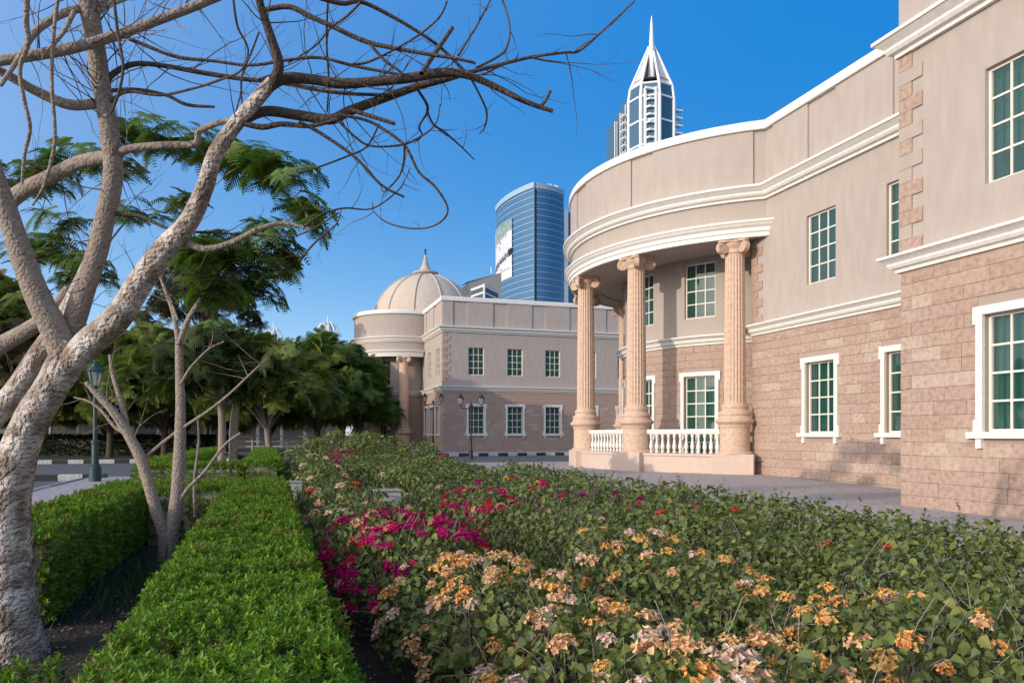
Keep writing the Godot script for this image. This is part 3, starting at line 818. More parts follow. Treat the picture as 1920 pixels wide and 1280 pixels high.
# ---------------------------------------------------------------- towers
func prism_wall(mb: MB, path: Array, y0: float, y1: float) -> void:
	for i in path.size() - 1:
		var a: Vector2 = path[i]; var b: Vector2 = path[i + 1]
		mb.quad(Vector3(a.x, y0, a.y), Vector3(b.x, y0, b.y), Vector3(b.x, y1, b.y), Vector3(a.x, y1, a.y))
func bow(a: Vector2, b: Vector2, bulge: float, k: int) -> Array:
	var r := []
	var d := (b - a).normalized(); var n := Vector2(-d.y, d.x)
	for i in k + 1:
		var t := float(i) / k
		r.append(a.lerp(b, t) + n * bulge * 4.0 * t * (1.0 - t))
	return r
func glass_tower() -> void:
	var p0 := at(930, 815, 389); var p1 := at(1003, 815, 350); var p2 := at(1057, 815, 362)
	var a := Vector2(p0.x, p0.z); var c := Vector2(p1.x, p1.z); var e := Vector2(p2.x, p2.z)
	var t := thing("glass_office_tower", "blue glass office tower with white floor lines and a large hanging banner", "tower", Vector3(c.x, 0, c.y))
	var h := 118.5
	var face := bow(a, c + (a - c).normalized() * 0.5, 3.0, 14)
	var face2 := bow(c + (e - c).normalized() * 1.2, e, 1.6, 8)
	var back := [e + Vector2(22, -20), e + Vector2(10, -60), a + Vector2(5, -15), a]
	var m := MB.new(); prism_wall(m, face, 0.0, h); prism_wall(m, face2, 0.0, h - 0.5)
	put("glass_facade", m.mesh(), mats.tower_glass, t)
	m = MB.new(); prism_wall(m, [face[face.size() - 1], c + Vector2(1.2, -1.4), face2[0]], 0.0, h - 1); put("corner_slot", m.mesh(), mats.tower_glass2, t)
	m = MB.new(); prism_wall(m, [e + Vector2(0.6, -2.0), e + Vector2(9, -6)] + back, 0.0, h - 9); put("side_wing", m.mesh(), mats.tower_glass2, t)
	m = MB.new(); sweep(m, [e + Vector2(0.2, -0.4), e + Vector2(2.6, -1.5)], [[0.0, 0.0], [0.5, 0.0], [0.5, h - 9], [0.0, h - 9]]); put("white_fin", m.mesh(), mats.tower_white, t)
	var n := 40
	for i in n:
		var y := 1.5 + i * 2.9
		if y > h - 2: break
		m = MB.new()
		sweep(m, face, [[-0.02, y], [0.18, y], [0.18, y + 0.30], [-0.02, y + 0.30]])
		sweep(m, face2, [[-0.02, y], [0.18, y], [0.18, y + 0.30], [-0.02, y + 0.30]])
		put("floor_band", m.mesh(), mats.tower_line, t)
	m = MB.new(); sweep(m, face, [[-1.0, h - 2.6], [0.4, h - 2.6], [0.4, h], [-1.0, h + 0.1]]); sweep(m, face2, [[-1.0, h - 3.0], [0.4, h - 3.0], [0.4, h - 0.4], [-1.0, h - 0.3]]); put("roof_rim", m.mesh(), mats.tower_line, t)
	m = MB.new()
	for q in [[4.0, 0.6], [9.0, 1.0], [12.0, 0.7]]: m.box(Vector3(c.x + q[0] - 1, h - 0.6, c.y - 6), Vector3(c.x + q[0] + 1, h + q[1], c.y - 4))
	m.quad(Vector3(a.x, h - 1, a.y), Vector3(c.x, h - 1, c.y), Vector3(e.x, h - 1, e.y), Vector3(e.x + 10, h - 1, e.y - 60))
	put("roof_plant", m.mesh(), mats.tower_white, t)
	# the banner: it hangs on the curved face as a thin sheet
	m = MB.new()
	var k := 8
	var f0 := 0.03; var f1 := 0.60
	var spot := func(f: float) -> Vector2:
		var x := f * (face.size() - 1); var i := mini(int(x), face.size() - 2)
		var dd: Vector2 = (face[i + 1] - face[i]).normalized()
		return face[i].lerp(face[i + 1], x - i) + Vector2(-dd.y, dd.x) * 0.5
	for i in k:
		var q0: Vector2 = spot.call(lerpf(f0, f1, float(i) / k)); var q1: Vector2 = spot.call(lerpf(f0, f1, (i + 1.0) / k))
		var lo := 77.5; var hi := 105.6
		m.uvquad(Vector3(q0.x, lo, q0.y), Vector3(q1.x, lo, q1.y), Vector3(q1.x, hi, q1.y), Vector3(q0.x, hi, q0.y), float(i) / k, (i + 1.0) / k, 0.0, 1.0)
	var bm := StandardMaterial3D.new()
	bm.resource_name = "banner_print"
	bm.albedo_texture = banner_print()
	bm.roughness = 0.7
	var bn := put("banner", m.mesh(), bm, t)
	bn.set_meta("label", "white printed banner with green top, dark streak and small lettering")

func banner_print() -> ImageTexture:
	var w := 200; var h := 256
	var im := Image.create(w, h, false, Image.FORMAT_RGB8)
	var f := FastNoiseLite.new()
	f.seed = 77; f.frequency = 0.03
	for x in w:
		for y in h:
			var u := float(x) / w; var v := float(y) / h
			var c := Color(0.80, 0.81, 0.86)
			var nz := f.get_noise_2d(x, y)
			c = c.lerp(Color(0.70, 0.71, 0.78), clampf(nz * 1.4 + 0.3, 0, 1) * 0.6)
			if v < 0.18 + 0.16 * (1.0 - u) + nz * 0.12: c = Color(0.42, 0.51, 0.52).lerp(Color(0.62, 0.69, 0.71), clampf(nz + 0.4, 0, 1))
			var streak := absf(v - (0.72 - 0.17 * u) - nz * 0.05)
			if streak < 0.055: c = Color(0.25, 0.27, 0.34).lerp(Color(0.55, 0.56, 0.62), clampf(nz * 2.0 + 0.2, 0, 1))
			if absf(u - 0.40) < 0.05 and v > 0.30 and v < 0.46 and nz > -0.15: c = Color(0.33, 0.33, 0.42)
			if Vector2(u - 0.93, (v - 0.56) * 1.3).length() < 0.085: c = Color(0.04, 0.06, 0.09)
			if u < 0.05 and v > 0.06 and v < 0.70: c = Color(0.86, 0.62, 0.66)
			if v > 0.80 - 0.05 * u: c = Color(0.82, 0.83, 0.89)
			im.set_pixel(x, y, c)
	# the round mark and the row of small letters below the picture
	var ink := Color(0.30, 0.31, 0.38)
	for i in 60:
		var a := -2.4 + i * 0.07
		for q in 4: im.set_pixel(int(86 + cos(a) * (13 + q * 0.7)), int(212 + sin(a) * (13 + q * 0.7)), ink)
	im.fill_rect(Rect2i(84, 226, 7, 4), ink); im.fill_rect(Rect2i(86, 236, 6, 6), ink)
	for i in 7:
		var x := 104 + i * 12
		im.fill_rect(Rect2i(x, 207, 2, 13), ink)
		if i % 2 == 0: im.fill_rect(Rect2i(x + 6, 207, 2, 13), ink)
		im.fill_rect(Rect2i(x, 207 + (i * 5) % 11, 8, 2), ink)
	im.fill_rect(Rect2i(12, 232, 34, 2), ink)
	return ImageTexture.create_from_image(im)

func spire_tower() -> void:
	var d := 450.0
	var cp := at(1222, 815, d)
	var t := thing("spire_tower", "white and blue tower with a pointed crown and tall mast", "tower", Vector3(cp.x, 0, cp.z))
	var px := d / FOCAL
	var hgt := func(y: float) -> float: return (HORIZON - y) * px + 1.44
	var c := Vector2(cp.x, cp.z)
	var fwd := Vector2(-ray(1222, 815).x, -ray(1222, 815).z).normalized()    # towards the photograph
	var rt := Vector2(-fwd.y, fwd.x) * -1.0
	if rt.dot(Vector2(cos(TURN), sin(TURN))) < 0: rt = -rt
	var tl := 0.06   # the shaft is turned a little
	var ax := rt.rotated(tl); var ay := fwd.rotated(tl)
	var R := 14.2
	var oct := []
	for i in 9:
		var a := deg_to_rad(-112.5 + 45.0 * i)
		oct.append(c + ax * R * sin(a) + ay * R * cos(a))
	var h0: float = hgt.call(196.0)
	var m := MB.new(); prism_wall(m, oct, 0.0, h0)
	put("shaft", m.mesh(), mats.tower_glass2, t)
	for i in 8:
		m = MB.new()
		m.lathe([[1.0, 0.0], [1.0, h0 + 0.6]], 8, Vector3(oct[i].x, 0, oct[i].y)); put("corner_rib", m.mesh(), mats.tower_white, t)
	for y in [196.0, 240.0, 285.0, 330.0, 380.0]:
		m = MB.new(); sweep(m, oct, [[-0.1, hgt.call(y) - 0.5], [0.35, hgt.call(y) - 0.5], [0.35, hgt.call(y) + 0.5], [-0.1, hgt.call(y) + 0.5]]); put("ring_band", m.mesh(), mats.tower_white, t)
	# balcony bay on the front
	for s in [-1.0, 1.0]:
		m = MB.new()
		var q: Vector2 = c + ay * (R * 0.93) + ax * (3.1 * s)
		m.box(Vector3(q.x - 0.5, 60, q.y - 0.5), Vector3(q.x + 0.5, hgt.call(183.0), q.y + 1.4)); put("bay_rib", m.mesh(), mats.tower_white, t)
	m = MB.new(); var qb := c + ay * (R * 0.93 + 0.4)
	m.box(Vector3(qb.x - 3.4, hgt.call(187.0), qb.y - 0.3), Vector3(qb.x + 3.4, hgt.call(183.0), qb.y + 1.2)); put("bay_lintel", m.mesh(), mats.tower_white, t)
	for i in 10:
		m = MB.new()
		var y: float = hgt.call(206.0 + 14.0 * i)
		sweep(m, [c + ay * (R * 0.93) - ax * 3.0, c + ay * (R * 0.93 + 2.0), c + ay * (R * 0.93) + ax * 3.0], [[0.0, y], [0.5, y], [0.5, y + 1.0], [0.0, y + 1.0]]); put("balcony", m.mesh(), mats.tower_white, t)
		for s in [-1.0, 1.0]:
			m = MB.new()
			var q: Vector2 = c + ax * ((R * 0.95 + 1.6) * s) + ay * 2.0
			m.box(Vector3(q.x - 2.4, y - 3.5, q.y - 2), Vector3(q.x + 2.4, y - 2.9, q.y + 2)); put("balcony", m.mesh(), mats.tower_white, t)
	# crown: glass band, then leaning panels between white ribs that meet at the mast
	var r1 := R * 0.93; var r2 := 1.9
	var h1: float = hgt.call(172.0); var h2: float = hgt.call(88.0)
	for i in 8:
		var a := deg_to_rad(-112.5 + 45.0 * i); var b := deg_to_rad(-67.5 + 45.0 * i); var mm := (a + b) / 2
		var d0: Vector2 = ax * sin(a) + ay * cos(a); var d1: Vector2 = ax * sin(b) + ay * cos(b)
		var up := func(v: Vector2, r: float, y: float) -> Vector3: return Vector3(c.x + v.x * r, y, c.y + v.y * r)
		m = MB.new(); m.quad(up.call(d0, R, h0), up.call(d1, R, h0), up.call(d1, r1, h1), up.call(d0, r1, h1)); put("crown_glass", m.mesh(), mats.tower_glass2, t)
		m = MB.new(); m.tube([up.call(d0, R, h0), up.call(d0, r1, h1), up.call(d0, r2, h2)], [0.9, 0.9, 0.5], 6); put("crown_rib", m.mesh(), mats.tower_white, t)
		m = MB.new(); m.tube([up.call(d0, r1, h1), up.call(d1, r1, h1)], [0.7, 0.7], 5); put("crown_ring", m.mesh(), mats.tower_white, t)
		if i != 2:
			m = MB.new(); m.quad(up.call(d0, r1 - 0.5, h1), up.call(d1, r1 - 0.5, h1), up.call(d1, r2, h2 - 2), up.call(d0, r2, h2 - 2)); put("crown_panel", m.mesh(), mats.lattice, t)
	m = MB.new(); m.lathe([[2.2, hgt.call(158.0)], [2.0, hgt.call(130.0)], [1.5, hgt.call(90.0)], [0.8, hgt.call(50.0)], [0.2, hgt.call(35.0)]], 10, Vector3(c.x, 0, c.y) + Vector3(fwd.x, 0, fwd.y) * 3.0); put("mast", m.mesh(), mats.tower_white, t)
	m = MB.new(); m.lathe([[R * 0.8, hgt.call(160.0)], [0.0, hgt.call(158.0)]], 12, Vector3(c.x, 0, c.y)); put("crown_floor", m.mesh(), mats.tower_grey, t)
	# the stepped wing beside the shaft
	for i in 5:
		m = MB.new()
		var x0 := -11.0 - 2.7 * i; var top: float = hgt.call([172.0, 180.0, 194.0, 208.0, 222.0][i])
		var q: Vector2 = c + ax * x0 - ay * 4.0
		m.box(Vector3(q.x - 1.75, 0, q.y - 9), Vector3(q.x + 1.75, top, q.y + 6.0 - i)); put("stepped_bay", m.mesh(), mats.tower_glass2, t)
		for e in [-1.75, -0.4]:
			m = MB.new(); m.box(Vector3(q.x + e, 0, q.y + 6.05 - i), Vector3(q.x + e + 0.4, top + 0.8, q.y + 6.6 - i)); put("white_fin", m.mesh(), mats.tower_white, t)

func crown_tower(px: float, d: float, half: float, y_body: float, y_dome: float, y_tip: float, label: String) -> void:
	var p := at(px, 815, d)
	var k := d / FOCAL
	var t := thing("ribbed_crown_tower", label, "tower", Vector3(p.x, 0, p.z))
	var c := Vector3(p.x, 0, p.z)
	var hb := (HORIZON - y_body) * k; var hd := (HORIZON - y_dome) * k; var ht := (HORIZON - y_tip) * k
	var r := half * k
	var m := MB.new(); m.lathe([[r * 0.85, 0.0], [r * 0.85, hb], [0.0, hb]], 12, c); put("shaft", m.mesh(), mats.tower_glass2, t)
	for i in 12:
		var a := TAU * i / 12
		var o := Vector3(cos(a), 0, sin(a))
		m = MB.new(); m.tube([c + o * r * 0.9, c + o * r * 0.9 + Vector3.UP * hb], [r * 0.08, r * 0.08], 5); put("pier", m.mesh(), mats.tower_white, t)
		var pts := []; var rad := []
		for j in 7:
			var s := j / 6.0
			pts.append(c + o * r * (0.06 + 0.94 * cos(s * PI / 2)) + Vector3.UP * lerpf(hb, hd, sin(s * PI / 2))); rad.append(r * 0.05)
		m = MB.new(); m.tube(pts, rad, 5); put("crown_rib", m.mesh(), mats.tower_white, t)
	m = MB.new(); m.lathe([[r * 0.06, hd - 0.5], [r * 0.02, ht]], 6, c); put("mast", m.mesh(), mats.tower_white, t)
	m = MB.new(); m.lathe([[r * 0.6, hb], [r * 0.4, lerpf(hb, hd, 0.6)], [0.0, lerpf(hb, hd, 0.8)]], 12, c); put("inner_dome", m.mesh(), mats.tower_grey, t)

func small_blocks() -> void:
	var d := 180.0
	var a := at(884, 815, d); var b := at(907, 815, d * 0.97); var e := at(934, 815, d * 1.02)
	var y := (HORIZON - 529.0) / FOCAL * d
	var t := thing("office_block", "small glass block with white roof edge below the banner tower", "building", Vector3(b.x, 0, b.z))
	var path := [Vector2(a.x, a.z), Vector2(b.x, b.z), Vector2(e.x, e.z)]
	var m := MB.new(); prism_wall(m, path + [Vector2(e.x - 2, e.z - 12), Vector2(a.x, a.z)], 0.0, y); put("facade", m.mesh(), mats.far_block, t)
	for i in 8:
		m = MB.new(); var yy := y - 0.4 - i * 1.5
		sweep(m, path, [[-0.05, yy - 0.25], [0.12, yy - 0.25], [0.12, yy + (0.25 if i == 0 else 0.0)], [-0.05, yy + 0.25]]); put("floor_band", m.mesh(), mats.tower_white, t)
	m = MB.new(); m.box(Vector3(b.x - 0.12, 0, b.z - 0.1), Vector3(b.x + 0.25, y, b.z + 0.25)); put("corner_post", m.mesh(), mats.tower_white, t)
	m = MB.new(); m.quad(Vector3(a.x, y, a.z), Vector3(b.x, y, b.z), Vector3(e.x, y, e.z), Vector3(e.x - 2, y, e.z - 12)); put("roof", m.mesh(), mats.tower_grey, t)
	d = 260.0
	a = at(880, 815, d); e = at(940, 815, d * 0.98)
	var y0 := (HORIZON - 521.0) / FOCAL * d; var y1 := (HORIZON - 509.0) / FOCAL * d
	t = thing("slant_roofed_block", "dark grey block with sloping roof below the banner tower", "building", Vector3(a.x, 0, a.z))
	m = MB.new()
	m.quad(Vector3(a.x, 0, a.z), Vector3(e.x, 0, e.z), Vector3(e.x, y1, e.z), Vector3(a.x, y0, a.z))
	m.quad(Vector3(a.x, 0, a.z - 12), Vector3(a.x, 0, a.z), Vector3(a.x, y0, a.z), Vector3(a.x, y0, a.z - 12))
	put("wall", m.mesh(), mats.far_block, t)
	m = MB.new(); m.quad(Vector3(a.x - 0.5, y0 + 0.1, a.z + 0.4), Vector3(e.x + 0.5, y1 + 0.1, e.z + 0.4), Vector3(e.x + 0.5, y1 + 1.0, e.z - 12), Vector3(a.x - 0.5, y0 + 0.9, a.z - 12)); put("roof", m.mesh(), mats.roof_grey, t)
	m = MB.new(); m.lathe([[0.2, y1], [0.12, y1 + 2.2]], 6, at(921, 815, d * 0.985) * Vector3(1, 0, 1)); put("roof_mast", m.mesh(), mats.tower_white, t)

# ---------------------------------------------------------------- ground
func sheet(x0: float, x1: float, z0: float, z1: float, dy: float) -> ArrayMesh:
	var mb := MB.new()
	var zs := [z0, z1]
	for i in 13:
		var z := -24.0 + i
		if z > minf(z0, z1) and z < maxf(z0, z1): zs.append(z)
	zs.sort()
	for i in zs.size() - 1:
		mb.quad(Vector3(x0, level(zs[i + 1]) + dy, zs[i + 1]), Vector3(x1, level(zs[i + 1]) + dy, zs[i + 1]), Vector3(x1, level(zs[i]) + dy, zs[i]), Vector3(x0, level(zs[i]) + dy, zs[i]))
	return mb.mesh()
func kerb(a: Vector3, b: Vector3, label_: String) -> void:
	var o := Node3D.new()
	o.name = numbered("kerb")
	add_child(o)
	o.set_meta("kind", "structure"); o.set_meta("label", label_)
	var l := (b - a).length(); var n := roundi(l / 0.72); var w := l / n
	var mb := MB.new(); mb.bevel_box(Vector3(-w / 2 + 0.004, -0.08, -0.08), Vector3(w / 2 - 0.004, 0.15, 0.08), 0.02)
	var m := mb.mesh()
	var tr := Basis((b - a).normalized(), Vector3.UP, (b - a).normalized().cross(Vector3.UP))
	for i in n:
		placed("kerb_stone", m, mats.kerb_white if i % 2 == 0 else mats.kerb_black, o, Transform3D(tr, a + (b - a) * ((i + 0.5) / n)))
func grounds() -> void:
	structure("ground", sheet(-1500, 1500, -1500, 400, -0.10), mats.earth)
	structure("garden_soil", sheet(-3.0, 6.35, -38, 4, -0.03), mats.soil)
	structure("footpath", sheet(-5.8, -2.6, -29, 4, 0.0), mats.paving)
	structure("pavement", sheet(6.35, 48, -38, 7, 0.004), mats.paving)
	structure("parking_asphalt", sheet(-40, -5.85, -27.9, 4, -0.06), mats.asphalt)
	structure("cross_road", sheet(-80, -2.9, -44, -28.9, -0.052), mats.asphalt)
	structure("front_road", sheet(-2.9, 80, -51.4, -38.05, -0.056), mats.asphalt)
	structure("far_pavement", sheet(9.0, 60, -61.2, -51.6, 0.06), mats.paving)
	structure("lawn", sheet(-80, -2.0, -58, -44.2, 0.05), mats.lawn)
	var line := MB.new()
	line.box(Vector3(-5.92, -0.16, -27.8), Vector3(-5.80, 0.035, -24.0)); line.box(Vector3(-5.92, -0.26, -12.0), Vector3(-5.80, -0.12, 3.0))
	for i in 12:
		var z := -24.0 + i
		line.quad(Vector3(-5.92, level(z + 1) + 0.035, z + 1), Vector3(-5.80, level(z + 1) + 0.035, z + 1), Vector3(-5.80, level(z) + 0.035, z), Vector3(-5.92, level(z) + 0.035, z))
	structure("path_edging", line.mesh(), mats.concrete)
	kerb(Vector3(-40.0, -0.02, -28.4), Vector3(-5.2, -0.02, -28.4), "short painted kerb beside the street lamp")
	kerb(Vector3(-60, 0.0, -44.1), Vector3(-2.0, 0.0, -44.1), "painted kerb along the lawn across the road")
	kerb(Vector3(9.0, 0.0, -51.5), Vector3(60, 0.0, -51.5), "painted kerb in front of the domed building")

# ---------------------------------------------------------------- plants: shared leaf shapes
func leaf(mb: MB, base: Vector3, along: Vector3, face: Vector3, l: float, w: float, fold := 0.25) -> void:
	# a pointed oval leaf of four faces, folded along its midrib
	var sd := along.cross(face).normalized()
	var nf := sd.cross(along).normalized()
	var a := base; var b := base + along * l * 0.42 - nf * l * 0.02; var tip := base + along * l - nf * l * 0.12
	var p := base + along * l * 0.36 + sd * w * 0.5 + nf * w * fold; var q := base + along * l * 0.36 - sd * w * 0.5 + nf * w * fold
	mb.tri(a, p, b); mb.tri(b, p, tip); mb.tri(a, b, q); mb.tri(b, tip, q)
func oval_leaf(mb: MB, base: Vector3, along: Vector3, face: Vector3, l: float, w: float, fold: float) -> void:
	# a broad heart-shaped leaf: a midrib and three points down each side
	var sd := along.cross(face).normalized()
	var nf := sd.cross(along).normalized()
	var rib := [base, base + along * l * 0.30 - nf * l * 0.015, base + along * l * 0.62 - nf * l * 0.05, base + along * l - nf * l * 0.15]
	for s in [-1.0, 1.0]:
		var e := [base + along * l * 0.02 + sd * s * w * 0.22 + nf * w * fold * 0.3, base + along * l * 0.24 + sd * s * w * 0.52 + nf * w * fold, base + along * l * 0.60 + sd * s * w * 0.36 + nf * w * (fold * 0.7 - 0.04)]
		for t in [[rib[0], e[0], e[1]], [rib[0], e[1], rib[1]], [rib[1], e[1], e[2]], [rib[1], e[2], rib[2]], [rib[2], e[2], rib[3]]]:
			if s > 0: mb.tri(t[0], t[1], t[2])
			else: mb.tri(t[0], t[2], t[1])
func rnd_dir() -> Vector3:
	var z := rng.randf_range(-1, 1); var a := rng.randf() * TAU; var r := sqrt(1 - z * z)
	return Vector3(r * cos(a), z, r * sin(a))
func sprig_mesh(n: int, h: float, l: float, w: float) -> ArrayMesh:
	var mb := MB.new()
	for i in n:
		var t := float(i) / n
		var a := i * 2.4
		var dir := (Vector3(cos(a), 0.35 + t * 1.1, sin(a))).normalized()
		var k := rng.randf_range(0.75, 1.15)
		mb.col = Color(k * rng.randf_range(0.9, 1.15), k, k * rng.randf_range(0.7, 1.1))
		leaf(mb, Vector3(0, t * h, 0), dir, Vector3.UP, l * rng.randf_range(0.8, 1.2), w, 0.18)
	return mb.mesh()
func rosette_mesh(fronds: int, pairs: int, l: float) -> ArrayMesh:
	var mb := MB.new()
	for f in fronds:
		var a := TAU * f / fronds + rng.randf_range(-0.3, 0.3)
		var up := rng.randf_range(0.15, 0.6); var len := l * rng.randf_range(0.75, 1.1)
		var dir := Vector3(cos(a), 0, sin(a)); var sd := Vector3(-sin(a), 0, cos(a))
		var pt := func(s: float) -> Vector3: return dir * len * s + Vector3.UP * len * (up * s - 0.75 * s * s)
		var k := rng.randf_range(0.8, 1.2)
		mb.col = Color(k, k, k)
		for i in pairs:
			var s := (i + 1.5) / (pairs + 1.0)
			var p: Vector3 = pt.call(s)
			var pl := len * 0.34 * sin(PI * (0.12 + 0.80 * s)); var pw := len / pairs * 0.40
			for e in [-1.0, 1.0]:
				var tip: Vector3 = p + sd * e * pl + dir * pl * 0.35 - Vector3.UP * pl * rng.randf_range(0.05, 0.35)
				mb.tri(p - dir * pw, p + dir * pw, tip + dir * pw * 0.5); mb.tri(p - dir * pw, tip + dir * pw * 0.5, tip - dir * pw * 0.5)
	return mb.mesh()
func cluster_mesh(n: int, r: float, l: float, w: float) -> ArrayMesh:
	# papery bracts in threes
	var mb := MB.new()
	for i in n:
		var o := rnd_dir() * r * pow(rng.randf(), 0.5)
		o.y = absf(o.y) * 0.7
		var ax := (o.normalized() + Vector3.UP * 0.6 + rnd_dir() * 0.4).normalized()
		var s := ax.cross(rnd_dir()).normalized()
		var k := rng.randf_range(0.72, 1.1)
		mb.col = Color(k, k * rng.randf_range(0.85, 1.05), k * rng.randf_range(0.8, 1.05))
		for j in 3:
			var d := s.rotated(ax, TAU * j / 3)
			leaf(mb, o, (ax * 1.1 + d).normalized(), (ax - d * 0.6 + rnd_dir() * 0.3).normalized(), l * rng.randf_range(0.8, 1.15), w, rng.randf_range(0.15, 0.4))
	return mb.mesh()

# ---------------------------------------------------------------- hedges
var sprigs := []
func hedge(label_: String, x0: float, x1: float, z0: float, z1: float, h: float, step: float, size: float, tone: Color, group := "clipped hedges of the planting beds", faces := "tbrlf") -> void:
	var gy := level((z0 + z1) / 2)
	var t := thing("clipped_hedge", label_, "hedge", Vector3((x0 + x1) / 2, gy, (z0 + z1) / 2), group)
	var core := MB.new()
	var e := 0.05 * size
	core.bevel_box(Vector3(x0 + e, gy - 0.1, z0 + e), Vector3(x1 - e, gy + h - e, z1 - e), 0.06)
	put("twig_core", core.mesh(), mats.core, t)
	var where := []; var cols := []
	var noise := FastNoiseLite.new(); noise.seed = 5; noise.frequency = 0.9
	var add := func(p: Vector3, n: Vector3) -> void:
		var lump := noise.get_noise_2d(p.x * 1.7, p.z * 1.7) * 0.075
		p += n * (lump + rng.randf_range(-0.05, 0.02) * size)
		var up := (n + rnd_dir() * 0.55 + Vector3.UP * 0.35).normalized()
		var s := up.cross(rnd_dir()).normalized()
		var k := size * rng.randf_range(0.75, 1.35)
		where.append(Transform3D(Basis(s, up, s.cross(up)) * k, p))
		var f := rng.randf_range(0.7, 1.25)
		var young := pow(rng.randf(), 2.0)      # some shoots are younger and yellower, anywhere on the hedge
		var c := Color(tone.r * f * (1.0 + 0.7 * young), tone.g * f * (1.0 + 0.25 * young), tone.b * f)
		var dryness := noise.get_noise_2d(p.x * 0.9 + 40.0, p.z * 0.9)
		if dryness > 0.12 and rng.randf() < dryness * 1.2: c = Color(tone.r * 1.7, tone.g * 0.85, tone.b * 1.8) * rng.randf_range(0.7, 1.1)      # scorched shoots
		cols.append(c)
	var area := func(a: Vector3, u: Vector3, v: Vector3, n: Vector3, dens: float) -> void:
		var cnt := int(u.length() * v.length() / (step * step) * dens)
		for i in cnt: add.call(a + u * rng.randf() + v * rng.randf(), n)
	var X := Vector3(x1 - x0, 0, 0); var Z := Vector3(0, 0, z1 - z0); var Y := Vector3(0, h - 0.06, 0); var o := Vector3(x0, gy + 0.04, z0)
	if "t" in faces: area.call(o + Vector3(0, h - 0.04, 0), X, Z, Vector3.UP, 1.0)
	if "r" in faces: area.call(o + X, Z, Y, Vector3.RIGHT, 0.75)
	if "l" in faces: area.call(o, Z, Y, Vector3.LEFT, 0.75)
	if "f" in faces: area.call(o + Z, X, Y, Vector3.BACK, 0.75)
	if "b" in faces: area.call(o, X, Y, Vector3.FORWARD, 0.4)
	scatter("foliage", sprigs[0], mats.leaf, t, where, cols)
func hedges() -> void:
	sprigs = [sprig_mesh(12, 0.046, 0.028, 0.0145)]
	var g := Color(0.122, 0.255, 0.025)
	hedge("long clipped green hedge beside the orange flowering shrubs", -0.60, 0.25, -12.15, -1.2, 0.75, 0.027, 1.0, g)
	hedge("clipped green hedge along the footpath behind the pale trunk", -2.53, -1.77, -14.4, -7.2, 0.75, 0.036, 1.15, g)
	hedge("clipped green hedge across the far end of the bare tree bed", -1.77, 0.25, -14.4, -12.2, 0.75, 0.045, 1.25, g)
	hedge("low clipped hedge at the foot of the thick pale trunk", -3.2, -0.82, -3.7, -2.6, 0.60, 0.042, 1.05, g * 0.85)
	hedge("clipped hedge around the twin trunk trees, side near the lamp", -2.9, -0.62, -20.4, -18.7, 0.75, 0.055, 1.5, g)
	hedge("clipped hedge around the twin trunk trees, long side by the flower bed", -0.60, 0.25, -37.5, -18.7, 0.75, 0.060, 1.6, g)
	hedge("clipped hedge around the twin trunk trees, long side by the footpath", -2.9, -2.1, -37.5, -20.45, 0.75, 0.065, 1.6, g)
	hedge("dark clipped hedge beyond the lawn across the road", -24.0, -2.5, -58.5, -56.5, 1.25, 0.095, 3.2, Color(0.022, 0.045, 0.012), "hedges beyond the road")
	hedge("small square bush under the dense trees", 2.1, 2.8, -45.5, -44.8, 1.0, 0.06, 1.8, Color(0.09, 0.16, 0.03), "hedges beyond the road")

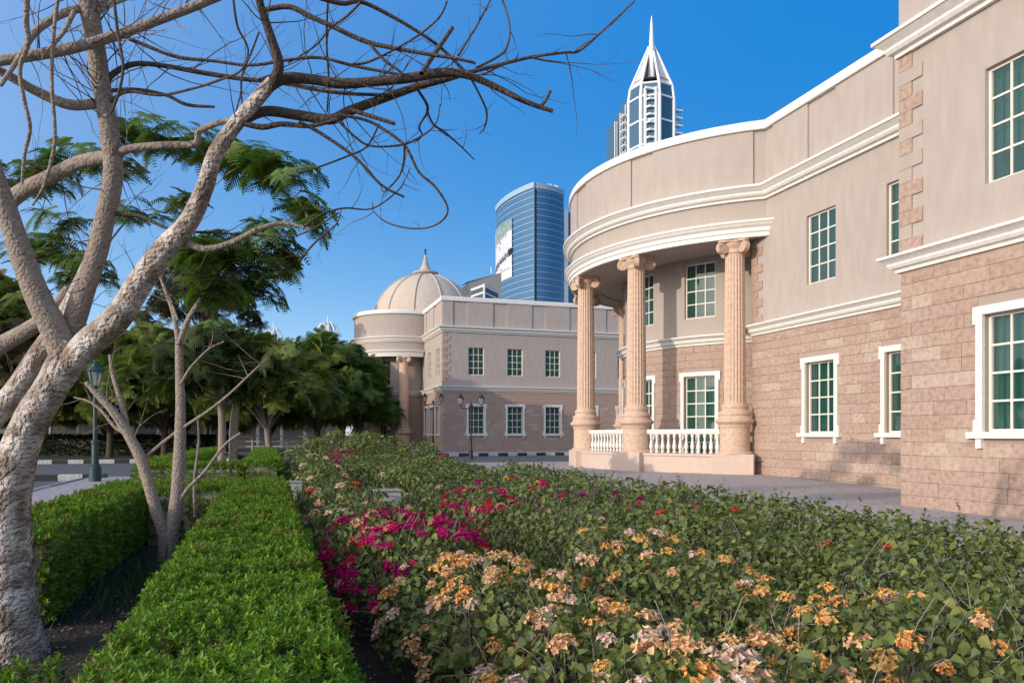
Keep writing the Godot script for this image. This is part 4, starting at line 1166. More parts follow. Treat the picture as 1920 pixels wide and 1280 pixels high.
# ---------------------------------------------------------------- flowering shrubs
var shrub_leaves := []
var shrub_stems := []
var flower_meshes := []
var petals := {}
func shrub_shapes() -> void:
	for v in 8:      # 0-2 close, 3-5 far, 6-7 leggy ones whose stems show below
		var near := v < 3 or v > 5
		var mb := MB.new()
		var noise := FastNoiseLite.new(); noise.seed = 100 + v; noise.frequency = 1.5
		var count := 2700 if near else 1000
		for i in count:
			var d := rnd_dir()
			if d.y < -0.15: d.y = -d.y * 0.6
			d = d.normalized()
			var f := pow(pow(absf(d.x), 3.2) + pow(absf(d.y), 3.2) + pow(absf(d.z), 3.2), -1.0 / 3.2)
			var lump := 1.0 + 0.26 * noise.get_noise_3dv(d * 2.2) + 0.16 * noise.get_noise_3dv(d * 6.0)
			var dep := 1.0 - 0.30 * pow(rng.randf(), 2.2)
			var p := d * f * lump * dep
			if p.y < 0.15 and rng.randf() < 0.75: continue
			if p.y < 0.45 and rng.randf() < 0.45: continue
			if v > 5 and (p.y < 0.62 and rng.randf() < 0.80 or noise.get_noise_3dv(d * 1.4 + Vector3(9, 0, 0)) > 0.16 and rng.randf() < 0.7): continue
			p = Vector3(p.x * 0.70, 0.12 + p.y * 0.72, p.z * 0.74)
			var out := (d + Vector3.UP * 0.35).normalized()
			var face := (out + rnd_dir() * 0.75).normalized()
			var al := (face.cross(rnd_dir()).normalized() + Vector3.DOWN * 0.25).normalized()
			var kind := rng.randf(); var k := rng.randf_range(0.7, 1.2)
			var c := Color(0.14, 0.175, 0.050)
			if kind > 0.92: c = Color(0.22, 0.23, 0.065)
			elif kind > 0.82: c = Color(0.15, 0.18, 0.09)
			mb.col = Color(c.r * k, c.g * k, c.b * k)
			var l := rng.randf_range(0.046, 0.078) * (1.0 if near else 1.55)
			if near: oval_leaf(mb, p, al, face, l * 0.95, l * 0.80, rng.randf_range(0.05, 0.3))
			else: leaf(mb, p, al, face, l, l * 0.72, rng.randf_range(0.05, 0.3))
		if v > -1:   # a few long shoots above the clipped top
			for s in 7:
				var a := rng.randf() * TAU; var r := rng.randf() * 0.5
				var b := Vector3(cos(a) * r, 0.80, sin(a) * r)
				var up := (Vector3.UP + rnd_dir() * 0.35).normalized()
				var hh := rng.randf_range(0.08, 0.26)
				for i in 9:
					var t := i / 8.0
					mb.col = Color(0.065, 0.115, 0.03) * rng.randf_range(0.8, 1.2)
					leaf(mb, b + up * hh * t, (rnd_dir() + up * 0.6).normalized(), up, 0.05 * (1.2 - 0.6 * t), 0.034, 0.15)
		shrub_leaves.append(mb.mesh())
	for v in 3:
		var mb := MB.new()
		for i in 34:
			var a := rng.randf() * TAU
			var p := Vector3(cos(a), 0, sin(a)) * rng.randf_range(0.02, 0.22)
			var dir := (Vector3(cos(a), 0, sin(a)) * rng.randf_range(0.3, 1.1) + Vector3.UP * 1.1).normalized()
			var pts := [p]; var rad := [rng.randf_range(0.008, 0.019)]
			var q := p
			var steps := 6
			for s in steps:
				dir = (dir + rnd_dir() * 0.42 + Vector3.UP * 0.08).normalized()
				q += dir * rng.randf_range(0.10, 0.17)
				pts.append(q); rad.append(rad[0] * (1.0 - (s + 1.0) / (steps + 1.5)))
				if s > 0 and rng.randf() < 0.75:
					var d2 := (dir + rnd_dir() * 1.1).normalized()
					var q2 := q + d2 * rng.randf_range(0.08, 0.2)
					mb.tube([q, q2, q2 + (d2 + rnd_dir() * 0.5).normalized() * 0.12], [rad[-1] * 0.7, rad[-1] * 0.5, 0.002], 4)
			mb.tube(pts, rad, 5)
		shrub_stems.append(mb.mesh())
	for v in 3: flower_meshes.append(cluster_mesh(34, 0.070, 0.027, 0.027))
	for q in [["orange", Color(0.86, 0.49, 0.17)], ["peach", Color(0.86, 0.59, 0.34)], ["cream", Color(0.86, 0.70, 0.56)], ["magenta", Color(0.60, 0.012, 0.20)], ["crimson", Color(0.62, 0.02, 0.06)], ["coral", Color(0.66, 0.10, 0.06)], ["yellow", Color(0.86, 0.57, 0.20)], ["purple", Color(0.40, 0.015, 0.25)]]:
		var m := leafy(q[0] + "_bract", Color(0.45, 0.42, 0.40), 0.75)
		m.albedo_color = q[1].linear_to_srgb()
		petals[q[0]] = m
func shrub(x: float, z: float, sx: float, sy: float, sz: float, flowers: Dictionary, size: float, label_: String, group: String, leggy := false) -> void:
	var t := thing("flowering_shrub", label_, "shrub", Vector3(x, level(z) - 0.03, z), group)
	var near := z > -8.5
	var yaw := rng.randf() * TAU
	if sx > 0.0:
		yaw = [0.0, PI][rng.randi() % 2] + rng.randf_range(-0.2, 0.2)
	var v := rng.randi() % 3
	var b := Basis(Vector3.UP, yaw).scaled(Vector3(sx, sy, sz))
	var o := MeshInstance3D.new(); o.mesh = shrub_leaves[6 + v % 2 if leggy else v + (0 if near else 3)]; o.material_override = mats.leaf; o.name = "foliage"; o.basis = b
	t.add_child(o, true); o.set_meta("kind", "stuff")
	if z > -14.0:
		var st := MeshInstance3D.new(); st.mesh = shrub_stems[v]; st.material_override = mats.twig; st.name = "stems"; st.basis = b
		t.add_child(st, true)
	for c in flowers:
		for i in int(flowers[c]):
			var d := rnd_dir()
			d.y = absf(d.y) * 0.9 + 0.12
			d = d.normalized()
			var f := pow(pow(absf(d.x), 3.2) + pow(absf(d.y), 3.2) + pow(absf(d.z), 3.2), -1.0 / 3.2)
			var p := d * f
			p = Vector3(p.x * 0.72 * sx, (0.12 + p.y * 0.75) * sy, p.z * 0.76 * sz)
			var m := MeshInstance3D.new(); m.mesh = flower_meshes[rng.randi() % 3]; m.material_override = petals[c]; m.name = "flower_cluster"
			var k := size * rng.randf_range(0.5, 0.95)
			m.transform = Transform3D((Basis(d.cross(Vector3.UP).normalized(), d.angle_to(Vector3.UP) * -0.5) * Basis(Vector3.UP, rng.randf() * TAU)).scaled(Vector3.ONE * k), p)
			t.add_child(m, true)
func shrubs() -> void:
	shrub_shapes()
	var z := -2.0
	var i := 0
	while z > -37.0:
		var st := 1.05 if z > -9 else 1.45
		var far := 1.0 if z > -9 else 1.35
		# first row, beside the hedge
		var fl := {"cream": 3, "peach": 2}
		var lab := "sparse grey green shrub in the row beside the hedge"
		if z > -3.7:
			fl = {"cream": 26, "peach": 34, "orange": 12, "yellow": 6}; lab = "shrub with cream and peach flowers in the row beside the hedge"
		elif z > -5.7:
			fl = {"orange": 24, "peach": 34, "yellow": 16, "cream": 18}; lab = "shrub crowded with orange flowers in the row beside the hedge"
		elif z > -7.6:
			fl = {"magenta": 130, "crimson": 14, "peach": 12}; lab = "shrub covered in magenta flowers in the row beside the hedge"
		elif z > -12.5:
			fl = {"peach": 5, "cream": 5, "coral": 3}; lab = "shrub with a few peach flowers in the row beside the hedge"
		elif z > -30.0: fl = {"cream": 4, "peach": 2}
		var h := rng.randf_range(0.86, 1.08)
		shrub(lerpf(1.06, 1.36, smoothstep(-7.0, -4.4, z)) + rng.randf_range(-0.06, 0.06), z, 0.74 if z > -4.6 else 0.86, h, st * 0.74, fl, far, lab, "bougainvillea row beside the hedge")
		# second row
		fl = {"cream": 1}
		lab = "green shrub in the second row from the hedge"
		if z > -6.6:
			fl = {"yellow": 13, "orange": 8, "peach": 9, "cream": 7}; lab = "shrub with yellow and peach flowers in the second row from the hedge"
		elif z < -8.4 and z > -12.0:
			fl = {"magenta": 28, "crimson": 18, "peach": 3}; lab = "shrub with red and magenta flowers in the second row from the hedge"
		elif z < -27.0 and z > -33.0:
			fl = {"purple": 34, "magenta": 16}; lab = "shrub with a mass of purple flowers under the dense trees"
		shrub(2.86 + rng.randf_range(-0.06, 0.06), z + 0.35, 0.78, h * rng.randf_range(0.86, 1.06), st * 0.76, fl, far, lab, "bougainvillea in the second row", z > -4.3 and i % 2 == 0 or z > -2.6)
		# third and fourth rows grow together
		fl = {"coral": [2, 0, 3, 1][i % 4]}
		lab = "clipped green shrub with scattered coral flowers in the middle of the bed"
		if z < -6.8 and z > -9.5:
			fl = {"magenta": 8, "purple": 5}; lab = "green shrub with a patch of purple flowers in the middle of the bed"
		elif z < -9.5 and z > -15.0:
			fl = {"crimson": 4, "yellow": 3, "magenta": 5}; lab = "green shrub dotted with red and yellow flowers in the middle of the bed"
		shrub(4.28 + rng.randf_range(-0.05, 0.05), z - 0.5, 0.98, h * 0.98, st * 0.84, fl, far, lab, "bougainvillea in the middle of the bed", z > -3.6)
		if z > -17.0:
			shrub(5.72, z - 1.0, 1.02, 0.98 + rng.randf_range(-0.03, 0.03), st * 0.86, {"coral": [0, 1, 0, 2][i % 4]}, far, "clipped green shrub along the pavement edge of the bed", "bougainvillea along the pavement")
		elif i % 2 == 0:
			shrub(5.3, z - 1.0, 0.9, 0.75, st * 0.8, {"cream": 1}, far, "small loose shrub near the double lamp post", "loose shrubs near the double lamp")
		z -= st
		i += 1
	# taller loose bushes at the far end of the bed
	for q in [[2.0, -33.5, 1.5], [3.6, -31.0, 1.75], [4.9, -33.0, 1.6], [3.0, -35.5, 1.9], [5.6, -29.5, 1.35], [4.4, -36.5, 1.8]]:
		shrub(q[0], q[1], 1.25, q[2], 1.3, {"cream": 2, "coral": 1}, 1.4, "tall loose green bush at the far end of the flower bed", "tall bushes at the far end of the bed")

# ---------------------------------------------------------------- trees
func limb(called: String, parent: Node3D, line: Array, d0: float, d1: float, mat: Material, seg := 9, wob := 0.10) -> Array:
	# line: [px, py, width in px]; the depth runs evenly from d0 to d1
	var v := []
	for i in line.size():
		var t := float(i) / maxi(1, line.size() - 1)
		v.append(Vector4(line[i][0], line[i][1], line[i][2], lerpf(d0, d1, t)))
	v = smooth_line(v, 5)
	var pts := []; var rad := []
	for q in v:
		pts.append(at(q.x, q.y, q.w)); rad.append(maxf(0.0022, q.z * 0.5 / FOCAL * q.w / sqrt(1.0 + pow((q.x - 960.0) / FOCAL, 2.0))))
	var mb := MB.new()
	mb.tube(pts, rad, seg, wob, int(line[0][0]) + int(line[0][1]))
	var o := put(called, mb.mesh(), mat, parent)
	return [o, pts, rad]
func twigs(of: Array, n: int, length: float, thick: float, mat: Material, rise := 0.5, from := 0.15) -> void:
	var mb := MB.new()
	var pts: Array = of[1]
	for i in n:
		var k := rng.randf_range(from, 1.0) * (pts.size() - 2)
		var j := int(k)
		var p: Vector3 = pts[j].lerp(pts[j + 1], k - j)
		var ax: Vector3 = (pts[j + 1] - pts[j]).normalized()
		var dir := (ax * 0.7 + rnd_dir()).normalized()
		var l := length * rng.randf_range(0.35, 1.0)
		var line := [p]; var rad := [thick]
		var bend := rnd_dir() * 0.25 + Vector3.UP * rise * rng.randf_range(-0.4, 1.0)
		for s in 6:
			dir = (dir + bend * 0.35 + rnd_dir() * 0.22).normalized()
			p += dir * l / 6.0
			line.append(p); rad.append(thick * (1.0 - (s + 1) / 7.5))
			if s > 1 and rng.randf() < 0.3:
				var d2 := (dir + rnd_dir() * 0.9).normalized()
				mb.tube([p, p + d2 * l * 0.12, p + (d2 + Vector3.UP * 0.4).normalized() * l * 0.24], [rad[-1] * 0.7, rad[-1] * 0.5, 0.0012], 4)
		mb.tube(line, rad, 5)
	var o := put("twigs", mb.mesh(), mat, of[0])
	o.set_meta("kind", "stuff")

func bare_tree() -> void:
	var D := 5.6
	var base := on_ground(20, D)
	var t := thing("bare_tree", "large bare tree with thick pale trunk and spreading leafless branches", "tree", base)
	var pale: Material = mats.bark; var brown: Material = mats.brown_bark; var dark: Material = mats.dark_bark  # dark: backlit look of the thin upper branches put into the bark colour
	limb("trunk", t, [[22, 1275, 205], [18, 1225, 160], [12, 1150, 124], [7, 1060, 106], [10, 960, 94], [28, 870, 80], [54, 794, 70], [95, 728, 70], [122, 676, 72], [132, 640, 56]], D, D, pale, 20, 0.15)
	var l1 := limb("branch", t, [[116, 694, 62], [165, 645, 60], [222, 592, 56], [268, 520, 50], [312, 462, 45], [352, 418, 40], [383, 352, 34], [402, 292, 32], [440, 234, 29], [478, 190, 27], [512, 152, 24]], D, D - 0.5, pale, 14, 0.10)
	var l2 := limb("branch", t, [[120, 668, 58], [100, 615, 56], [72, 560, 52], [44, 490, 48], [20, 420, 45], [0, 360, 42], [-25, 280, 40], [-40, 180, 34]], D, D - 0.4, brown, 14)
	var l3 := limb("branch", t, [[128, 640, 46], [150, 565, 44], [176, 490, 42], [198, 400, 40], [212, 320, 39], [203, 240, 38], [188, 150, 37], [176, 70, 37], [166, 10, 40], [158, -40, 36]], D + 0.1, D - 0.6, brown, 14)
	var l4 := limb("branch", t, [[-40, 815, 52], [20, 742, 48], [70, 672, 46], [118, 600, 42], [152, 540, 40], [196, 440, 32]], D + 0.35, D + 0.3, pale, 12)
	limb("branch", t, [[-60, 690, 40], [0, 648, 38], [45, 622, 34], [92, 588, 28], [130, 540, 22]], D + 0.6, D + 0.5, brown, 10)
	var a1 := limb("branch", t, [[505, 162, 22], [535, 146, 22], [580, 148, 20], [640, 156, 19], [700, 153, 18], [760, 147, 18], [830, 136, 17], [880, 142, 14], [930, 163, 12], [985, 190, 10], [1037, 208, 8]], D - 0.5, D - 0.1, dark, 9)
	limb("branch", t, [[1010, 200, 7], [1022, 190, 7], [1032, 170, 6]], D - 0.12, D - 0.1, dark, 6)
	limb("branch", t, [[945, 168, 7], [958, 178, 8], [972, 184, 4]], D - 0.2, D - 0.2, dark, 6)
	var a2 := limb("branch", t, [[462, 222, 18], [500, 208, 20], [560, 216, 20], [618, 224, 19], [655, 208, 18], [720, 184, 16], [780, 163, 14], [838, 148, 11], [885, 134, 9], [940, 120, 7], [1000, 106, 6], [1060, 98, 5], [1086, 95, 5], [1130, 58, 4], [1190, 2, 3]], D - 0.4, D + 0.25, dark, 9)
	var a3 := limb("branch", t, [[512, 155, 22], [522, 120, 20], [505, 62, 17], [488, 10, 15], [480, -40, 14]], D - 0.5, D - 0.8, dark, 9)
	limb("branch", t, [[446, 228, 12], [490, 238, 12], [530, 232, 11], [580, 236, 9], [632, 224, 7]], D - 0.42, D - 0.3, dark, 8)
	var b1 := limb("branch", t, [[-30, 118, 24], [60, 104, 24], [150, 86, 23], [222, 64, 21], [300, 36, 19], [372, 8, 18], [440, -20, 16]], D - 0.75, D - 0.3, brown, 10)
	var b2 := limb("branch", t, [[207, 292, 24], [150, 304, 30], [96, 330, 32], [45, 356, 34], [0, 392, 34]], D - 0.24, D + 0.2, brown, 10)
	limb("branch", t, [[205, 292, 18], [245, 278, 17], [310, 272, 16], [366, 269, 14], [374, 245, 12], [425, 226, 11], [440, 233, 9]], D - 0.24, D - 0.39, brown, 8)
	limb("branch", t, [[190, 192, 22], [130, 196, 22], [70, 172, 21], [30, 150, 20], [-30, 118, 18]], D - 0.33, D - 0.7, brown, 9)
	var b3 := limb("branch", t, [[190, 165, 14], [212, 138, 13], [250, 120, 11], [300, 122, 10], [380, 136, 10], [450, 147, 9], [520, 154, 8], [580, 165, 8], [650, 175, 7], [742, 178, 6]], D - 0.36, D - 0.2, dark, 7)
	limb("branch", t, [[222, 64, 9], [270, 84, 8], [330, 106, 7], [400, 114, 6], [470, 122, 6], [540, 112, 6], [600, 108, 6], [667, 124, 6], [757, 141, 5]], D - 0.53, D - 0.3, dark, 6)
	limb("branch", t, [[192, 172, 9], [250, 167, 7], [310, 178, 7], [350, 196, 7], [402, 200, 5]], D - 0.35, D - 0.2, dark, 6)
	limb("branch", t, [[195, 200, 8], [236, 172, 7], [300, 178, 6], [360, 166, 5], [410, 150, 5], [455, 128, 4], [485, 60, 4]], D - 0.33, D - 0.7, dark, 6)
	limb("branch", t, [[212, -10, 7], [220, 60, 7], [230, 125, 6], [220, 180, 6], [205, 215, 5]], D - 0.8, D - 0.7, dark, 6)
	limb("branch", t, [[110, -20, 8], [100, 60, 8], [96, 150, 8], [102, 240, 8], [98, 290, 8], [80, 350, 6], [60, 385, 5]], D - 0.9, D - 0.6, brown, 6)
	limb("branch", t, [[50, -20, 12], [48, 40, 12], [52, 80, 11], [36, 130, 10], [45, 190, 9], [55, 240, 9], [45, 290, 8], [40, 345, 6]], D - 1.0, D - 0.7, brown, 7)
	limb("branch", t, [[160, 12, 18], [110, 28, 18], [65, 60, 16], [40, 100, 12], [0, 160, 9]], D - 0.52, D - 0.9, brown, 8)
	limb("branch", t, [[138, 22, 11], [118, 60, 10], [88, 95, 8]], D - 0.58, D - 0.8, brown, 7)
	limb("branch", t, [[178, 20, 22], [205, 4, 20], [240, -10, 18]], D - 0.51, D - 0.4, pale, 9)
	# fine branches over the sky on the right
	var fine := [
		[[488, 20, 10], [540, 12, 10], [580, 30, 10], [620, 48, 9], [684, 77, 9], [734, 89, 8], [801, 101, 7], [852, 109, 6], [892, 118, 5]],
		[[580, -10, 9], [640, 6, 9], [677, 3, 8], [734, 30, 7], [791, 64, 6], [828, 91, 6], [872, 134, 6]],
		[[790, 138, 9], [815, 100, 9], [848, 52, 8]],
		[[859, 104, 5], [880, 70, 4], [896, 44, 4], [922, -5, 3]],
		[[895, 126, 5], [930, 108, 5], [949, 91, 5], [956, 50, 4], [941, -5, 4]],
		[[882, 145, 5], [898, 175, 4], [912, 208, 4], [910, 235, 3], [899, 251, 2]],
		[[783, 168, 6], [800, 195, 6], [800, 212, 5], [786, 236, 4], [791, 254, 3], [776, 268, 2]],
		[[800, 205, 4], [812, 232, 4], [835, 249, 4], [865, 275, 3], [889, 299, 2]],
		[[640, 216, 7], [675, 222, 6], [707, 235, 6], [758, 272, 6], [785, 322, 5], [815, 349, 5], [838, 385, 4], [834, 408, 4], [808, 425, 3], [770, 428, 3], [728, 418, 3], [702, 398, 2], [698, 380, 2]],
		[[758, 270, 5], [757, 300, 4], [748, 330, 4], [721, 359, 3], [714, 348, 2]],
		[[560, 228, 7], [600, 249, 7], [667, 296, 6], [714, 346, 5], [758, 369, 4]],
		[[634, 226, 5], [660, 252, 5], [690, 272, 4], [730, 274, 4], [770, 266, 4], [815, 235, 3], [825, 195, 2]],
		[[560, 325, 5], [600, 312, 4], [645, 295, 4], [687, 275, 4], [711, 232, 3]],
		[[570, 425, 5], [600, 403, 4], [644, 390, 4], [697, 391, 3], [744, 359, 3], [760, 335, 2], [768, 316, 2]],
		[[690, 78, 6], [720, 112, 6], [745, 130, 5], [760, 143, 5]],
		[[655, 205, 8], [690, 216, 8], [741, 232, 7]],
		[[676, 4, 5], [650, 30, 5], [620, 52, 4], [590, 86, 4], [540, 118, 3]],
		[[614, 5, 4], [612, 80, 4], [616, 150, 4], [613, 210, 3]],
		[[437, 0, 5], [445, 50, 5], [465, 95, 4], [452, 150, 4], [455, 215, 3]],
		[[660, 120, 5], [690, 116, 5], [740, 92, 4], [790, 62, 4], [825, 30, 4], [838, 2, 4]],
		[[905, 140, 4], [935, 125, 4], [965, 112, 3], [972, 98, 2]],
		[[560, 490, 4], [590, 455, 4], [630, 420, 3], [640, 390, 2]],
	]
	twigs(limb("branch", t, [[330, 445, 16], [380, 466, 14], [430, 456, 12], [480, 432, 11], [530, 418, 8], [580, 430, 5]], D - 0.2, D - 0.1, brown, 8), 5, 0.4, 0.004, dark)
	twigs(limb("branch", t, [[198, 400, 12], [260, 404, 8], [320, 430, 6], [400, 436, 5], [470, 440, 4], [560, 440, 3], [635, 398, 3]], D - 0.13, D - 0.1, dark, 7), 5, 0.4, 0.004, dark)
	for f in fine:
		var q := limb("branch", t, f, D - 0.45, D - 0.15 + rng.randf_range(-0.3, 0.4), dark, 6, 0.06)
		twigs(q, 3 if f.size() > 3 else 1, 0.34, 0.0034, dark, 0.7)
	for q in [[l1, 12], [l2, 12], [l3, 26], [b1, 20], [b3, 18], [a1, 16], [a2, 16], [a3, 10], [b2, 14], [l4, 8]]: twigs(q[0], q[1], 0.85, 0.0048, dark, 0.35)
	twigs(l3, 22, 1.0, 0.0055, brown, 0.2, 0.4)
	twigs(b1, 16, 0.7, 0.0035, brown, -0.4)
	twigs(b3, 14, 0.6, 0.0032, brown, -0.3)

func young_tree() -> void:
	var D := 9.7
	var t := thing("forked_young_tree", "young tree forking at its foot with sparse layered feathery foliage", "tree", on_ground(312, D))
	var m: Material = mats.brown_bark
	var f := limb("trunk", t, [[314, 1056, 40], [312, 1030, 36], [306, 1000, 26], [290, 950, 24], [266, 868, 23], [240, 815, 21], [210, 770, 17], [180, 738, 13], [160, 716, 9]], D, D - 0.1, m, 10)
	var g := limb("trunk", t, [[314, 1046, 34], [320, 1010, 30], [330, 940, 27], [336, 850, 24], [338, 770, 20], [336, 700, 17], [335, 640, 15]], D, D + 0.1, m, 10)
	twigs(f, 5, 1.0, 0.007, m, 0.6, 0.5)
	for q in [[[335, 645, 12], [325, 590, 9], [310, 545, 8], [300, 520, 6]], [[336, 640, 12], [352, 600, 11], [375, 562, 10], [398, 525, 7]], [[333, 600, 6], [318, 560, 5], [305, 530, 4]],
			[[240, 815, 14], [232, 775, 13], [222, 740, 10], [210, 700, 8], [205, 665, 6]], [[330, 948, 9], [352, 915, 8], [382, 885, 7], [420, 835, 6], [450, 812, 5]],
			[[266, 868, 8], [280, 850, 7], [330, 810, 7], [390, 770, 6], [430, 738, 5], [470, 700, 4], [500, 672, 3]], [[338, 720, 6], [356, 690, 5], [390, 655, 4], [420, 640, 3]], [[242, 815, 10], [215, 800, 8], [190, 770, 6], [165, 752, 4], [138, 745, 3]]]:
		var b := limb("branch", t, q, D, D + 0.1, m, 7)
		twigs(b, 4, 0.8, 0.006, m, 0.5)
	var s := limb("branch", t, [[365, 968, 7], [364, 900, 6], [372, 830, 5], [370, 780, 4]], D + 0.8, D + 0.8, m, 6)
	twigs(s, 4, 0.5, 0.005, m, 0.5)
	feathery_crown(t, D)

var rosettes := []
func crown(parent: Node3D, spots: Array, per: int, size: float, tone: Color, flat := 0.45, loose := 0.8) -> void:
	# spots: [middle, radius]
	var where := []; var cols := []
	for s in spots:
		var n := maxi(3, int(per * s[1] * s[1]))
		for i in n:
			var d := rnd_dir() * pow(rng.randf(), 0.45)
			var p: Vector3 = s[0] + Vector3(d.x, d.y * flat, d.z) * s[1]
			var up := (Vector3.UP * 0.8 + rnd_dir() * loose + Vector3(d.x, 0, d.z) * 0.5).normalized()
			var x := up.cross(rnd_dir()).normalized()
			where.append(Transform3D(Basis(x, up, x.cross(up)) * size * rng.randf_range(0.7, 1.3), p))
			var k := rng.randf_range(0.65, 1.3); var young := rng.randf()
			cols.append(Color(tone.r * k * (1.0 + 0.5 * young), tone.g * k * (1.0 + 0.15 * young), tone.b * k))
	scatter("crown", rosettes[0], mats.feather, parent, where, cols)
func spread_tree(label_: String, px: float, d: float, y_top: float, y_low: float, half: float, tone: Color, per: float, sd: int, group: String, mat: Material, size := 0.60, spots_n := 60) -> void:
	rng.seed = sd
	var base := on_ground(px, d)
	spread_tree_at(label_, base, EYE.y + (HORIZON - y_top) / FOCAL * d, EYE.y + (HORIZON - y_low) / FOCAL * d, half / FOCAL * d, tone, per, group, mat, size, spots_n)
func spread_tree_at(label_: String, base: Vector3, top: float, low: float, w: float, tone: Color, per: float, group: String, mat: Material, size := 0.60, spots_n := 60) -> void:
	var t := thing("spreading_tree", label_, "tree", base, group)
	var lean := Vector3(rng.randf_range(-0.25, 0.25), 0, rng.randf_range(-0.25, 0.25))
	var fork := base + Vector3.UP * maxf(1.5, (low - base.y) * 0.85) + lean
	var r := 0.15 + w * 0.016
	var mb := MB.new()
	mb.tube(smooth_line([base - Vector3.UP * 0.1, base + Vector3.UP * 0.25 + lean * 0.1, base.lerp(fork, 0.55) + lean * 0.2, fork], 4), [1.5, 1.3, 1.2, 1.1, 1.05, 1.0, 1.0, 1.0, 0.98, 0.96, 0.95, 0.93, 0.9].map(func(q): return q * r), 10, 0.12, 3)
	put("trunk", mb.mesh(), mat, t)
	var spots := []
	for i in spots_n:
		var a := i * 2.39996 + rng.randf_range(-0.3, 0.3)
		var rr := sqrt((i + 0.5) / spots_n) * rng.randf_range(0.85, 1.05)
		var lift := 1.0 - 0.72 * rr * rr
		var y := lerpf(low, top - 0.3, lift * rng.randf_range(0.45, 1.0))
		spots.append([Vector3(base.x + cos(a) * rr * w, y, base.z + sin(a) * rr * w), w * rng.randf_range(0.20, 0.34)])
	for i in range(0, spots_n, 4):
		var e: Vector3 = spots[i][0]
		var mid := fork.lerp(e, 0.5) + Vector3.UP * (e.y - fork.y) * 0.18
		var b := MB.new()
		b.tube(smooth_line([fork - Vector3.UP * 0.15, mid, e], 5), range(11).map(func(q): return r * 0.55 * (1.0 - q / 11.5)), 6, 0.1, i)
		put("limb", b.mesh(), mat, t)
	crown(t, spots, int(per * 0.50), size * 1.15, tone)
func twin_tree() -> void:
	rng.seed = 901
	var D := 21.0
	var base := on_ground(424, D)
	var t := thing("twin_trunk_tree", "green tree with two close pale trunks standing inside the hedge", "tree", base)
	var m: Material = mats.brown_bark
	limb("trunk", t, [[414, 915, 18], [415, 880, 17], [416, 800, 15], [412, 750, 13], [398, 705, 10], [372, 665, 8]], D, D, m, 8)
	limb("trunk", t, [[436, 915, 20], [436, 880, 18], [438, 800, 16], [444, 750, 14], [456, 710, 11], [472, 680, 8]], D + 0.3, D + 0.3, m, 8)
	var spots := []
	for q in [[372, 660, 60], [440, 690, 60], [470, 665, 55], [400, 700, 55], [330, 690, 50], [500, 700, 45], [420, 640, 45], [345, 720, 40], [470, 730, 40]]:
		var p := at(q[0], q[1], D + rng.randf_range(-1.0, 1.0))
		spots.append([p, q[2] / FOCAL * D])
		var mb := MB.new(); var hub := at(425, 755, D)
		mb.tube(smooth_line([hub, hub.lerp(p, 0.55) + Vector3.DOWN * 0.1, p], 5), range(11).map(func(k): return 0.05 * (1.0 - k / 11.8)), 6, 0.1, 4)
		put("limb", mb.mesh(), m, t)
	crown(t, spots, 45, 0.42, Color(0.05, 0.085, 0.025), 0.5)
func feathery_crown(t: Node3D, D: float) -> void:
	# layered feathery foliage that shows against the sky behind the bare branches
	var m: Material = mats.brown_bark
	var list := [[520, 318, 62, 0.6], [566, 388, 50, 0.2], [556, 330, 40, 0.0], [470, 300, 50, 0.8], [420, 275, 60, 1.0], [330, 262, 70, 1.2], [262, 250, 60, 1.4], [180, 300, 60, 1.4], [85, 320, 64, 1.4], [20, 335, 55, 1.8], [480, 452, 60, 0.0], [432, 500, 70, 0.3], [380, 458, 60, -0.3], [505, 500, 45, 0.0], [470, 550, 50, 0.5], [120, 420, 50, 1.0], [60, 470, 60, 1.2], [250, 400, 46, 1.2], [330, 380, 40, 1.0], [400, 545, 55, 0.0], [585, 420, 28, 0.0], [150, 500, 60, 1.2], [30, 560, 70, 1.6]]
	var spots := []
	var joined := [at(398, 525, D + 0.1), at(300, 520, D + 0.1)]
	list.sort_custom(func(x, y): return Vector2(x[0] - 350, x[1] - 520).length() < Vector2(y[0] - 350, y[1] - 520).length())
	for q in list:
		var p := at(q[0], q[1], D + q[3])
		spots.append([p, q[2] / FOCAL * D * 1.25])
		var hub: Vector3 = joined[0]
		for j in joined:
			if j.distance_to(p) < hub.distance_to(p): hub = j
		joined.append(p)
		var mb := MB.new()
		var pts := [hub]
		for k in 3: pts.append(hub.lerp(p, (k + 1) / 4.0) + rnd_dir() * 0.06 + Vector3.DOWN * 0.04)
		pts.append(p)
		mb.tube(smooth_line(pts, 4), range(17).map(func(k): return 0.017 * (1.0 - k / 22.0)), 6, 0.1, 4)
		put("branch", mb.mesh(), m, t)
	crown(t, spots, 66, 0.25, Color(0.11, 0.195, 0.05), 0.50, 0.45)

